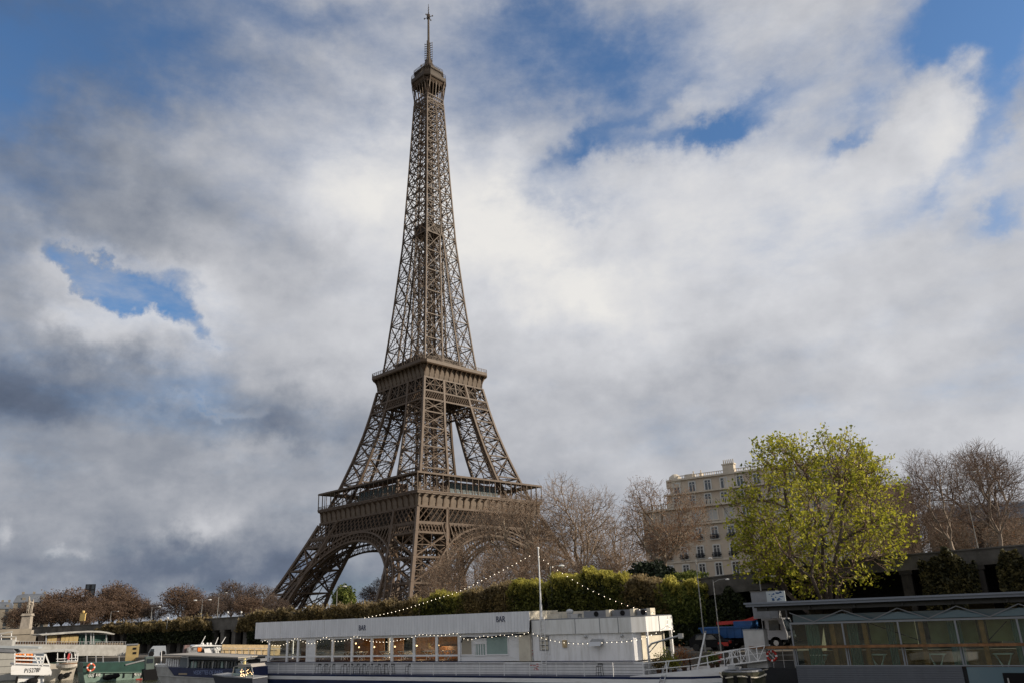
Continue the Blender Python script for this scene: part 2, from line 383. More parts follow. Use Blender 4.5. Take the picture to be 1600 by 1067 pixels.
for k in range(4):
    T = lambda p: rot4(p, k)
    g1 = MB()
    F = lambda y, z, off=0.: T((-(H_(z)+off), y, z))
    ha, hb = H_(46.4), H_(52.7)
    lattice(g1, F(-ha, 46.4, .1), F(ha, 46.4, .1), F(hb, 52.7, .1), F(-hb, 52.7, .1), 26, .46, .75, 2)
    # the same girder again on the inner side of the legs
    gi = G_(50)
    lattice(g1, T((-gi, -ha, 46.4)), T((-gi, ha, 46.4)), T((-gi, hb, 52.7)), T((-gi, -hb, 52.7)), 26, .32, .5, 2)
    for s in (1, -1):
        za, zb = 42.6, 46.0
        lattice(g1, F(s*H_(za), za, .12), F(s*G_(za), za, .12), F(s*G_(zb), zb, .12), F(s*H_(zb), zb, .12), 9, .36, .6, 1)
        g1.beam(F(s*G_(42.5), 40, .15), F(s*G_(52.5), 52.7, .15), .95)
    g1.build('first_girder', iron, tower)
    g2 = MB()
    za, zb = 104.6, 110.4
    for i in range(6):
        a = -1+i/3; b = a+1/3
        P0, P1, Q1, Q0 = F(a*H_(za), za, .1), F(b*H_(za), za, .1), F(b*H_(zb), zb, .1), F(a*H_(zb), zb, .1)
        xpanel(g2, P0, P1, Q1, Q0, .42, 1, .2); g2.beam(P1, Q1, .6)
    za, zb = 100.3, 104.2
    lattice(g2, F(-H_(za), za, .12), F(H_(za), za, .12), F(H_(zb), zb, .12), F(-H_(zb), zb, .12), 30, .32, .65, 2)
    gi = G_(104)
    lattice(g2, T((-gi, -H_(101), 101)), T((-gi, H_(101), 101)), T((-gi, H_(108), 109)), T((-gi, -H_(108), 109)), 14, .3, .5, 1)
    g2.build('second_girder', iron, tower)
    # decorative arch
    ar = MB(); n = 40; zc = 3.6
    def ap(r, t): u = r*math.sin(t); z = zc+r*math.cos(t); return (u, z)
    t1 = math.radians(72)
    for off, ri, ro in ((.35, 39.0, 42.3), (-2.3, 39.2, 42.0)):
        pts_i, pts_o = [], []
        for i in range(n+1):
            t = -t1+2*t1*i/n
            for r, L in ((ri, pts_i), (ro, pts_o)):
                u, z = ap(r, t); L.append(T((-(H_(z)+off), u, z)))
        nn = T((-1, 0, 0))
        for i in range(n):
            ar.beam(pts_i[i], pts_i[i+1], .75, 1.0, nn); ar.beam(pts_o[i], pts_o[i+1], .65, .9, nn)
            ar.beam(pts_i[i], pts_o[i], .34)
            if off > 0: ar.beam(pts_i[i], pts_o[i+1], .22); ar.beam(lerp3(pts_i[i], pts_o[i], .5), lerp3(pts_i[i+1], pts_o[i+1], .5), .25)
    # round topped openings that fill the corner between arch and leg
    for s in (1, -1):
        for j in range(10):
            u = 25.0-j*2.05; 
            r = math.sqrt(max(0, 42.4**2-u*u)); z0 = zc+r; z1 = 46.2
            if z1-z0 < .4: continue
            P = lambda uu, zz: T((-(H_(zz)+.35), s*uu, zz))
            ar.beam(P(u, z0), P(u-.25, z1), .38)
            if j < 7:
                c = u-1.0; zt = z1-1.1
                if zt > z0+.6:
                    prev = None
                    for q in range(5):
                        a = math.pi*q/4; cur = P(c+.95*math.cos(a), zt+.75*math.sin(a))
                        if prev: ar.beam(prev, cur, .3)
                        prev = cur
        ar.beam(T((-(H_(44)+.35), s*25.9, 34)), T((-(H_(46)+.3), s*23.0, 46.3)), 1.3)
    for s in (-1, 1): pass
    ar.build('arch', iron, tower)
# first deck
def ring(mb, h0, h1, z0, z1):
    """square ring slab between half widths h0 < h1"""
    for k in range(4): 
        a = [rot4(p, k) for p in ((-h1, -h1, z0), (-h0, -h0, z0), (-h0, h0, z0), (-h1, h1, z0), (-h1, -h1, z1), (-h0, -h0, z1), (-h0, h0, z1), (-h1, h1, z1))]
        mb.hexa(a)
d1 = MB(); hw1 = 34.5
ring(d1, 12, hw1, 57.5, 58.2); ring(d1, hw1-1.0, hw1+.15, 58.2, 58.75)
ring(d1, H_(53)-.1, H_(53)+.35, 52.4, 53.1)
D1 = d1.build('first_deck', iron, tower)
fr = MB(); cons = MB()
for k in range(4):
    T = lambda p: rot4(p, k)
    hb = H_(53.2)+.1
    fr.hexa([T((-hb-.05, -hb, 53.1)), T((-hb-.05, hb, 53.1)), T((-hb+.4, hb, 53.1)), T((-hb+.4, -hb, 53.1)), T((-hb-.55, -hb, 57.5)), T((-hb-.55, hb, 57.5)), T((-hb+.4, hb, 57.5)), T((-hb+.4, -hb, 57.5))])
fr.build('frieze', frz, D1)
hb = H_(53.2)+.1; m = MB()
for a, b, z0, z1, w in ((.3, .6, 53.1, 54.6, .5), (.45, .8, 54.6, 56.2, .34), (.8, 2.3, 56.2, 57.5, .40)):
    m.hexa([(-hb-a, -w/2, z0), (-hb-a, w/2, z0), (-hb+.1, w/2, z0), (-hb+.1, -w/2, z0), (-hb-b, -w/2, z1), (-hb-b, w/2, z1), (-hb+.1, w/2, z1), (-hb+.1, -w/2, z1)])
pc = None
for k in range(4):
    for i in range(19):
        y = -hb+2*hb*(i+.5)/19
        if pc is None: o = pc = m.build('console', iron, D1)
        else: o = pc.copy(); COL.objects.link(o); o.parent = D1
        o.location = rot4((0, y, 0), k); o.rotation_euler.z = k*math.pi/2
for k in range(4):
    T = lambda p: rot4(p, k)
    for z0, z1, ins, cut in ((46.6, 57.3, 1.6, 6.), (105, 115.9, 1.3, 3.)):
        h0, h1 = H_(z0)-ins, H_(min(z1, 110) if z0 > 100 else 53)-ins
        v_ = MB(); v_.hexa([T(p) for p in ((-h0, -h0+cut, z0), (-h0, h0-cut, z0), (-h0+.4, h0-cut, z0), (-h0+.4, -h0+cut, z0), (-h1, -h1+cut*.6, z1), (-h1, h1-cut*.6, z1), (-h1+.4, h1-cut*.6, z1), (-h1+.4, -h1+cut*.6, z1))]); v_.build('shade_panel', void_m, tower)  # dark panels added behind the lattice to stand for the shade inside
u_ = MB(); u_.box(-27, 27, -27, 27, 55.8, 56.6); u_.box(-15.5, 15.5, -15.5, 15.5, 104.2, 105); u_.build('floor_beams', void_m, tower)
gl = MB(); rf = MB()
ring(rf, hw1-4.6, hw1+.1, 65.3, 65.75)
ring(rf, hw1-.15, hw1+.2, 65.0, 65.3)
for k in range(4):
    T = lambda p: rot4(p, k)
    n = 22
    for i in range(n+1):
        y = -hw1+.1+(2*hw1-.2)*i/n; gl.beam(T((-hw1+.1, y, 58.7)), T((-hw1+.1, y, 65.2)), .3 if i % 3 == 0 else .2)
    for z in (59.3, 59.9): gl.beam(T((-hw1+.1, -hw1, z)), T((-hw1+.1, hw1, z)), .12)
    for i in range(90):
        y = -hw1+2*hw1*i/90; gl.beam(T((-hw1+.12, y, 58.7)), T((-hw1+.12, y, 59.9)), .06)
gl.build('gallery_post', iron, D1); rf.build('gallery_roof', iron, D1)
for k in range(4):
    T = lambda p: rot4(p, k)
    w_ = MB(); x0, x1 = -hw1+5.2, -hw1+12
    ys = (-13.5, 13.5) if k != 1 else (-13, 13)
    w_.hexa([T((x0+.3, ys[0], 58.3)), T((x0+.3, ys[1], 58.3)), T((x1, ys[1], 58.3)), T((x1, ys[0], 58.3)), T((x0+1.6, ys[0], 64.4)), T((x0+1.6, ys[1], 64.4)), T((x1, ys[1], 64.4)), T((x1, ys[0], 64.4))])
    P_ = w_.build('pavilion', pav_wall, D1)
    gq = MB()
    for i in range(8):
        a, b = ys[0]+(ys[1]-ys[0])*i/8+.25, ys[0]+(ys[1]-ys[0])*(i+1)/8-.25
        gq.hexa([T((x0+.2, a, 58.9)), T((x0+.2, b, 58.9)), T((x0+.4, b, 58.9)), T((x0+.4, a, 58.9)), T((x0+1.35, a, 63.8)), T((x0+1.35, b, 63.8)), T((x0+1.6, b, 63.8)), T((x0+1.6, a, 63.8))])
    gq.build('glazing', pav_glass, P_)
    rq = MB(); rq.hexa([T((x0-.3, ys[0]-.5, 66.2)), T((x0-.3, ys[1]+.5, 66.2)), T((x1+.5, ys[1]+.5, 66.2)), T((x1+.5, ys[0]-.5, 66.2)), T((x0-.3, ys[0]-.5, 66.6)), T((x0-.3, ys[1]+.5, 66.6)), T((x1+.5, ys[1]+.5, 66.6)), T((x1+.5, ys[0]-.5, 66.6))])
    rq.build('roof', iron_d if k % 2 else white_p, P_)
# second and summit decks: chamfered squares
def oct_(h, c, z): return [(-h, -h+c, z), (-h+c, -h, z), (h-c, -h, z), (h, -h+c, z), (h, h-c, z), (h-c, h, z), (-h+c, h, z), (-h, h-c, z)][::1]
def octslab(mb, h, c, z0, z1, h2=None, c2=None): return mb.loft([oct_(h, c, z0), oct_(h2 or h, c2 or c, z1)], True)
d2 = MB(); hw2 = 19.6; c2 = 2.0
octslab(d2, hw2-.3, c2, 116.0, 116.5, hw2, c2); octslab(d2, hw2, c2, 116.5, 117.9)
octslab(d2, H_(110.7)+.3, .6, 110.3, 110.9)
D2 = d2.build('second_deck', iron, tower)
core = MB(); hc = H_(110.7)
octslab(core, hc-.2, .6, 110.9, 116.0, hc+.9, 1.2); core.build('frieze', frz, D2)
m = MB(); prev = None; w = .24
for j in range(5):
    t = j/4; x = hc+.15+(hw2-hc-.35)*t*t; z = 110.9+5.1*t**.75
    if prev: x0, z0 = prev; m.hexa([(-x0, -w, z0), (-x0, w, z0), (-hc+.3, w, z0), (-hc+.3, -w, z0), (-x, -w, z), (-x, w, z), (-hc+.3, w, z), (-hc+.3, -w, z)])
    prev = (x, z)
pc = None
for k in range(4):
    for i in range(13):
        y = -hc+.2+2*(hc-.2)*i/12
        if pc is None: o = pc = m.build('console', iron, D2)
        else: o = pc.copy(); COL.objects.link(o); o.parent = D2
        o.location = rot4((0, y, 0), k); o.rotation_euler.z = k*math.pi/2
r2 = MB()
o8 = oct_(hw2-.1, c2, 117.9)
for a, b in zip(o8, o8[1:]+o8[:1]): r2.rail([a, b], 1.4, 1.6, (.35, .7, 1.), .07, .05)
r2.build('railing', iron, D2)
b2 = MB()
for k in range(4):
    T = lambda p: rot4(p, k)
    b2.hexa([T(p) for p in ((-12.6, -8, 117.9), (-12.6, 9, 117.9), (-7, 9, 117.9), (-7, -8, 117.9), (-12.6, -8, 121.6), (-12.6, 9, 121.6), (-7, 9, 121.6), (-7, -8, 121.6))])
    b2.hexa([T(p) for p in ((-13.4, -9, 122.0), (-13.4, 10, 122.0), (-6, 10, 122.0), (-6, -9, 122.0), (-13.4, -9, 122.5), (-13.4, 10, 122.5), (-6, 10, 122.5), (-6, -9, 122.5))])
    b2.hexa([T(p) for p in ((-9, -5, 122.5), (-9, 6, 122.5), (-4, 6, 122.5), (-4, -5, 122.5), (-9, -5, 125.4), (-9, 6, 125.4), (-4, 6, 125.4), (-4, -5, 125.4))])
b2.build('lift_lobby', iron_d, D2)
# people leaning on the second deck rail are specks; summit
s3 = MB(); hw3 = 7.7; c3 = 2.6
octslab(s3, hw3-.3, c3, 276.4, 276.9, hw3, c3); octslab(s3, hw3, c3, 276.9, 278.9); octslab(s3, hw3-1.7, c3-.4, 278.9, 282.4)
octslab(s3, hw3-1.0, c3+.1, 282.4, 283.0, hw3-.9, c3+.1); 
octslab(s3, 4.4, 1.5, 283.0, 285.6, 3.8, 1.3); octslab(s3, 4.3, 1.4, 285.6, 286.0); octslab(s3, 3.0, 1.0, 286.0, 289.6, 1.9, .6); octslab(s3, 1.9, .6, 289.6, 293.0, 1.3, .4)
S3 = s3.build('summit_deck', iron_d, tower)
cg = MB(); rr = random.Random(4)
for h, c, z, ht in ((hw3-.1, c3, 278.9, 2.2), (hw3-1.0, c3+.1, 283.0, 1.4)):
    o8 = oct_(h, c, z)
    for a, b in zip(o8, o8[1:]+o8[:1]): cg.rail([a, b], ht, .9, (.5, 1.), .06, .05)
for i in range(44):
    a = rr.random()*6.28; q = rr.uniform(2.5, 6.6); z = 283.0
    x, y = q*math.cos(a), q*math.sin(a); t = rr.uniform(.9, 3.2)
    cg.beam((x, y, z), (x, y, z+t), .16); cg.box(x-.3, x+.3, y-.3, y+.3, z+t*.5, z+t*.5+.7)
cg.build('railing', iron_d, S3)
fl = MB()   # flared brackets and arcade beneath the summit deck
for k in range(4):
    T = lambda p: rot4(p, k)
    for a0 in ((-1, 1), ):
        prev = None
        for j in range(7):
            t = j/6; z = 264+12.6*t; e = H_(264)+(hw3-.4-H_(264))*t**2.2; cc = c3*t**1.2
            cur = ((-e, e-cc, z), (-e+cc, e, z))
            if prev: fl.beam(T(prev[0]), T(cur[0]), .45); fl.beam(T(prev[1]), T(cur[1]), .45)
            prev = cur
    h_ = H_(264)
    for z in (264, 266.4): fl.beam(T((-h_, -h_, z)), T((-h_, h_, z)), .55, .55)
    lattice(fl, T((-h_, -h_, 264)), T((-h_, h_, 264)), T((-h_, h_, 266.4)), T((-h_, -h_, 266.4)), 8, .2, .3, 1)
    for i in range(7):
        y = -h_+2*h_*i/6; fl.beam(T((-h_+.1, y, 266.4)), T((-h_-.9, y*1.15, 275.3)), .34)
        if i < 6:
            y2 = -h_+2*h_*(i+1)/6; ym = (y+y2)/2
            fl.beam(T((-h_-.55, y*1.1, 273.2)), T((-h_-.9, ym*1.12, 275.0)), .3); fl.beam(T((-h_-.55, y2*1.1, 273.2)), T((-h_-.9, ym*1.12, 275.0)), .3)
    fl.hexa([T(p) for p in ((-h_-1.0, -h_, 275.2), (-h_-1.0, h_, 275.2), (-h_+.4, h_, 275.2), (-h_+.4, -h_, 275.2), (-hw3+.6, -hw3+c3, 276.4), (-hw3+.6, hw3-c3, 276.4), (-h_+.4, h_, 276.4), (-h_+.4, -h_, 276.4))])
fl.build('bracket', iron, S3)
an = MB()
an.loft([oct_(1.0, .3, 289), oct_(.75, .2, 304)], True); an.loft([oct_(.5, .15, 304), oct_(.42, .12, 319.5)], True)
for i in range(9):
    z = 291.5+i*1.45
    for a in range(4): 
        t = a*math.pi/2+.5; an.beam((0, 0, z), (2.1*math.cos(t), 2.1*math.sin(t), z), .22); an.beam((2.1*math.cos(t), 2.1*math.sin(t), z-.4), (2.1*math.cos(t), 2.1*math.sin(t), z+.5), .25)
for a in range(4):
    t = a*math.pi/2+.35; an.beam((0, 0, 320.6), (2.5*math.cos(t), 2.5*math.sin(t), 320.6), .22); an.box(2.5*math.cos(t)-.25, 2.5*math.cos(t)+.25, 2.5*math.sin(t)-.25, 2.5*math.sin(t)+.25, 320.3, 320.9)
an.cyl((0, 0, 319.5), (0, 0, 322.3), .9, .9, 8); an.cyl((0, 0, 322.3), (0, 0, 329.5), .28, .1, 6)
for z in (323.6, 325.4, 327): an.beam((-.6, 0, z), (.6, 0, z), .15)
an.build('antenna', iron_d, tower)
# ------------------------------------------------------------------ vegetation
def fast_mesh(name, V, Fc, k, material):
    """V (n,3), Fc (m,k) -> mesh"""
    me = bpy.data.meshes.new(name); V = np.asarray(V, np.float32); Fc = np.asarray(Fc, np.int32)
    me.vertices.add(len(V)); me.vertices.foreach_set('co', V.ravel())
    me.loops.add(Fc.size); me.loops.foreach_set('vertex_index', Fc.ravel())
    me.polygons.add(len(Fc)); me.polygons.foreach_set('loop_start', np.arange(0, Fc.size, k, dtype=np.int32))
    me.update(calc_edges=True); me.validate(); me.materials.append(material); return me
def seg_mesh(name, segs, material, sides=3):
    """tapered prisms along segments (p, q, r0, r1)"""
    S = np.array([[*p, *q, a, b] for p, q, a, b in segs]); P, Q = S[:, :3], S[:, 3:6]; r0, r1 = S[:, 6], S[:, 7]
    D = Q-P; D /= np.linalg.norm(D, axis=1)[:, None]+1e-9
    ref = np.where(np.abs(D[:, 2:3]) < .9, [[0, 0, 1.]], [[1., 0, 0]]); A = np.cross(D, ref); A /= np.linalg.norm(A, axis=1)[:, None]; B = np.cross(D, A)
    V = []
    for c, r in ((P, r0), (Q, r1)):
        for i in range(sides):
            t = 2*math.pi*i/sides; V.append(c+A*(r*math.cos(t))[:, None]+B*(r*math.sin(t))[:, None])
    V = np.stack(V, 1).reshape(-1, 3); n = len(S); base = np.arange(n)[:, None]*2*sides
    Fc = np.concatenate([base+np.array([[i, (i+1) % sides, sides+(i+1) % sides, sides+i]]) for i in range(sides)])
    return fast_mesh(name, V, Fc, 4, material)
def leaf_mesh(name, pts, size, rng, material, flat=0., asp=.6):
    """one small bent-free leaf clump face per point, turned at random"""
    n = len(pts); A = rng.normal(size=(n, 3)); A[:, 2] *= 1-flat; A /= np.linalg.norm(A, axis=1)[:, None]; B = np.cross(A, rng.normal(size=(n, 3))); B /= np.linalg.norm(B, axis=1)[:, None]
    s = size*(.55+.9*rng.random(n))[:, None]; A = A*s; B = B*s*asp
    V = np.stack([pts-A, pts-B, pts+A, pts+B], 1).reshape(-1, 3)
    return fast_mesh(name, V, np.arange(4*n).reshape(-1, 4), 4, material)
def leafmat(name, c1, c2, c3=None, sc=.6, trl=.35, rough=.6):
    m = bpy.data.materials.new(name); m.use_nodes = True; nt = m.node_tree; nd = nt.nodes; lk = nt.links
    b = nd['Principled BSDF']; out = nd['Material Output']; b.inputs['Roughness'].default_value = rough; b.inputs['Specular IOR Level'].default_value = .3
    g = nd.new('ShaderNodeNewGeometry'); t = nd.new('ShaderNodeTexCoord'); n = nd.new('ShaderNodeTexNoise'); lk.new(t.outputs['Object'], n.inputs['Vector']); n.inputs['Scale'].default_value = sc; n.inputs['Detail'].default_value = 3
    ad = nd.new('ShaderNodeMath'); ad.operation = 'MULTIPLY_ADD'; lk.new(g.outputs['Random Per Island'], ad.inputs[0]); ad.inputs[1].default_value = .55; lk.new(n.outputs[0], ad.inputs[2])
    mr = nd.new('ShaderNodeMapRange'); lk.new(ad.outputs[0], mr.inputs[0]); mr.inputs[1].default_value = .42; mr.inputs[2].default_value = 1.08
    r = nd.new('ShaderNodeValToRGB'); lk.new(mr.outputs[0], r.inputs[0]); e = r.color_ramp.elements; e[0].color = (*c1, 1); e[1].color = (*c2, 1)
    if c3: x = e.new(.5); x.color = (*c3, 1)
    lk.new(r.outputs[0], b.inputs['Base Color'])
    tr = nd.new('ShaderNodeBsdfTranslucent'); lk.new(r.outputs[0], tr.inputs[0]); ms = nd.new('ShaderNodeMixShader'); ms.inputs[0].default_value = trl
    lk.new(b.outputs[0], ms.inputs[1]); lk.new(tr.outputs[0], ms.inputs[2]); lk.new(ms.outputs[0], out.inputs['Surface']); return m
bark_pale = mat('bark_pale', (.42, .36, .28), .9, col2=(.17, .13, .095), scale=1.2, thr=(.4, .6))
bark_grey = mat('bark_grey', (.30, .24, .19), .9, var=.4, scale=1.)
bark_dark = mat('bark_dark', (.09, .07, .06), .9, var=.4, scale=1.)
twig_tan = mat('twig_tan', (.27, .20, .145), .9, var=.3, scale=.3)
twig_brown = mat('twig_brown', (.17, .115, .085), .9, var=.35, scale=.3)
twig_dark = mat('twig_dark', (.115, .085, .07), .9, var=.3, scale=.3)
lf_green = leafmat('leaf_yellow_green', (.10, .13, .012), (.56, .52, .07), (.33, .33, .03), .35, .52)
lf_rust = leafmat('leaf_rust', (.13, .06, .03), (.34, .17, .07), (.22, .10, .045), .5, .3)
lf_hedge = leafmat('leaf_hedge_yellow', (.03, .035, .008), (.46, .42, .06), (.20, .20, .03), .45, .6)
lf_green2 = leafmat('leaf_hedge_green', (.022, .04, .012), (.30, .33, .09), (.11, .14, .03), .5, .58)
lf_brown = leafmat('leaf_hedge_brown', (.05, .04, .02), (.32, .24, .10), (.14, .105, .042), .45, .5)
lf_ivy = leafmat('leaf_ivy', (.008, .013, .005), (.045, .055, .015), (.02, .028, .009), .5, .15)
lf_dark = leafmat('leaf_dark', (.006, .012, .008), (.03, .045, .02), None, .6, .1)
lf_dull = leafmat('leaf_dull_brown', (.045, .03, .02), (.14, .085, .05), (.085, .052, .034), .3, .2)

def rnd_perp(rng, d):
    v = rng.normal(size=3); v -= d*(v@d); return v/(np.linalg.norm(v)+1e-9)
def crown_points(rng, n, h, zc, rx, rz, lobes=10, lr=.42, shell=.5):
    """points filling an uneven crown: a core plus lobes set round it"""
    C = [(0., 0., zc, .8)]
    for i in range(lobes):
        u = rng.normal(size=3); u /= np.linalg.norm(u); u[2] = u[2]*.9+.12
        C.append((u[0]*rx*.66, u[1]*rx*.66, zc+u[2]*rz*.68, lr*rng.uniform(.75, 1.2)))
    C = np.array(C); w = C[:, 3]**2.2; w /= w.sum(); k = rng.choice(len(C), n, p=w)
    d = rng.normal(size=(n, 3)); d /= np.linalg.norm(d, axis=1)[:, None]; rad = rng.random(n)**(1/3*(1-shell)+.08)
    P = C[k, :3]+d*(rad*C[k, 3])[:, None]*[rx, rx, rz]
    return P[P[:, 2] > 0]
def grow_tree(seed, height=20., fork=.25, zc=.62, rx=.36, rz=.36, n=3500, lobes=10, lr=.42, kinit=5, r0=.38, twig=.018, ntw=2, tl=.7, bend=.12, lean=0., frac=.42):
    """branches reach out to points spread through the crown; returns (limb segments, twig segments, tips)"""
    rng = np.random.default_rng(seed); limbs, twigs, tips = [], [], []
    S0 = crown_points(rng, n, height, zc*height, rx*height, rz*height, lobes, lr); N_ = len(S0)
    def rad(m): return max(twig, r0*(m/N_)**.42)
    def seg(p, q, ra, rb, m):
        d = q-p; L = np.linalg.norm(d); mid = p+d*.5+rng.normal(size=3)*L*bend*.5+np.array([0, 0, -L*.04])
        (limbs if m > 40 else twigs).extend([(p, mid, ra, (ra+rb)/2), (mid, q, (ra+rb)/2, rb)])
    def rec(p, S, k, d0, lev):
        m = len(S)
        if m <= 2 or lev > 14:
            for s in S:
                seg(p, s, twig*1.1, twig, 1); d = s-p; d /= np.linalg.norm(d)+1e-6; tips.append(s)
                for j in range(ntw):
                    v = d+rng.normal(size=3)*.7; v[2] += .25; v /= np.linalg.norm(v); e = s+v*tl*rng.uniform(.5, 1.2); a = s if j else p+(s-p)*.6
                    twigs.append((a, e, twig, twig*.7)); tips.append(e)
            return
        k = min(k, m); c = S[rng.choice(m, k, replace=False)]
        for _ in range(5):
            lab = np.argmin(((S[:, None]-c[None])**2).sum(2), 1); c = np.array([S[lab == i].mean(0) if (lab == i).any() else c[i] for i in range(k)])
        for i in range(k):
            Si = S[lab == i]
            if not len(Si): continue
            f = frac*rng.uniform(.8, 1.2)*(1.15 if lev == 0 else 1)
            q = p+(c[i]-p)*f+rng.normal(size=3)*np.linalg.norm(c[i]-p)*.06
            seg(p, q, rad(len(Si))*1.05, rad(len(Si)), len(Si)); rec(q, Si, 2 if rng.random() < .6 else 3, None, lev+1)
    p = np.zeros(3); r = r0*1.15
    for i in range(4):
        q = p+np.array([lean, 0, 1])*height*fork/4+rng.normal(size=3)*[.1, .1, 0]; limbs.append((p, q, r, r*.95)); p = q; r *= .95
    rec(p, S0, kinit, None, 0)
    return limbs, twigs, np.array(tips)
TREES = {}
def tree_kind(key, bark, twigm, leaf=None, nleaf=0, lsize=.13, jit=.35, zmin=0., **kw):
    L, T, tips = grow_tree(**kw); rng = np.random.default_rng(kw['seed']+99)
    tm = seg_mesh(key+'_trunk', L, bark, 5); cm = seg_mesh(key+'_crown', T, twigm, 3); lm = None
    if leaf:
        tp = tips[tips[:, 2] > zmin]; idx = rng.integers(0, len(tp), nleaf)
        lm = leaf_mesh(key+'_foliage', tp[idx]+rng.normal(size=(nleaf, 3))*jit, lsize, rng, leaf)
    TREES[key] = (tm, cm, lm, max(s[1][2] for s in L+T), max(abs(s[1][0]) for s in T))
def plant_tree(key, name, base, height, rz, label, cat='tree', group=None, wide=1.):
    tm, cm, lm, h, w = TREES[key]; r = empty(name, base, rz, label, cat, group)
    s = height/h; r.scale = (s*wide, s*wide, s)
    for nm, me in (('trunk', tm), ('crown', cm), ('foliage', lm)):
        if me: o = bpy.data.objects.new(nm, me); COL.objects.link(o); o.parent = r
    return r
tree_kind('big', bark_pale, twig_tan, lf_rust, 1200, .09, .3, seed=11, height=20, fork=.2, zc=.6, rx=.44, rz=.38, n=2300, lobes=12, kinit=7, r0=.42)
tree_kind('round', bark_grey, twig_tan, None, seed=23, height=20, fork=.2, zc=.60, rx=.38, rz=.39, n=2000, lobes=10, lr=.45, kinit=7, r0=.40, tl=.9)
tree_kind('rust', bark_pale, twig_tan, lf_rust, 9000, .075, .22, seed=37, height=18, fork=.24, zc=.60, rx=.42, rz=.38, n=2000, lobes=11, kinit=5, r0=.45)
tree_kind('dark', bark_dark, twig_dark, None, seed=44, height=18, fork=.2, zc=.58, rx=.40, rz=.42, n=1500, lobes=9, lr=.4, kinit=5, r0=.36, tl=.8)
tree_kind('darker', bark_dark, twig_dark, None, seed=49, height=18, fork=.26, zc=.6, rx=.34, rz=.40, n=1200, lobes=8, lr=.38, kinit=4, r0=.34, tl=.8)
tree_kind('green', bark_dark, twig_brown, lf_green, 17000, .12, .2, seed=58, height=17, fork=.10, zc=.53, rx=.47, rz=.44, n=1100, lobes=20, lr=.25, kinit=7, r0=.34, tl=.6)
tree_kind('brown', bark_grey, twig_brown, None, seed=91, height=18, fork=.2, zc=.58, rx=.40, rz=.42, n=2000, lobes=11, lr=.4, kinit=6, r0=.30, tl=.8, twig=.015)
tree_kind('scrub', bark_grey, twig_tan, lf_rust, 1500, .08, .3, seed=63, height=9, fork=.05, zc=.5, rx=.62, rz=.46, n=2000, lobes=12, kinit=9, r0=.16, twig=.014, tl=.6)
tree_kind('far', bark_dark, twig_brown, lf_dull, 5200, .22, .4, seed=71, height=14, fork=.14, zc=.55, rx=.48, rz=.42, n=1300, lobes=9, kinit=6, r0=.3, twig=.04, tl=.9)
tree_kind('fartall', bark_dark, twig_brown, lf_dull, 3800, .22, .4, seed=75, height=14, fork=.16, zc=.58, rx=.40, rz=.42, n=1200, lobes=7, lr=.5, kinit=5, r0=.3, twig=.04, tl=1.1)
tree_kind('farbare', bark_dark, twig_dark, lf_dull, 1200, .18, .4, seed=77, height=14, fork=.18, zc=.6, rx=.42, rz=.4, n=1100, lobes=8, kinit=6, r0=.28, twig=.035, tl=1.0)

def zstreet(X):
    return float(np.interp(X, [-700, -110, -54, -30, -13, 0, 60], [6.3, 6.3, 7.4, 8.0, 8.9, 9.5, 10.5]))-.3
def tree_at(key, name, xb, D, ytop, xtop, label, rz=0., group=None, wide=1., zb=None):
    """stands the tree D metres away in the direction of the picture column, tall enough to reach the given height"""
    b = at(xb, 940, D); z0 = zstreet(b[0]) if zb is None else zb
    h = at(xtop, ytop, D)[2]-z0
    return plant_tree(key, name, (b[0], b[1], z0), h, rz, label, group=group, wide=wide)
def hedge_pts(rng, n, x0, x1, y0, y1, zb, zt, top_noise=.5, taper=.25, ph=0., k=1., edge=1.1):
    """points in an uneven hedge body running along X; zb / zt are functions of X"""
    x = x0+(x1-x0)*rng.random(n); t = rng.random(n)**.75; 
    nz = np.sin(x*1.3*k+ph)*.45+np.sin(x*2.9*k+ph*2)*.3+np.sin(x*6.1*k+1.7)*.22
    e = np.minimum(1, np.minimum(x-x0, x1-x)/1.6); 
    top = zt(x)+nz*top_noise-(1-np.sqrt(np.clip(e, 0, 1)))*edge; bot = zb(x); z = bot+(top-bot)*t
    hw = (y1-y0)/2*(1-taper*t**3)*(1+.12*np.sin(x*3.7+z*2)); s = rng.choice([-1, 1], n); u = rng.random(n)**.45
    y = (y0+y1)/2+s*u*hw
    return np.stack([x, y, z], 1)
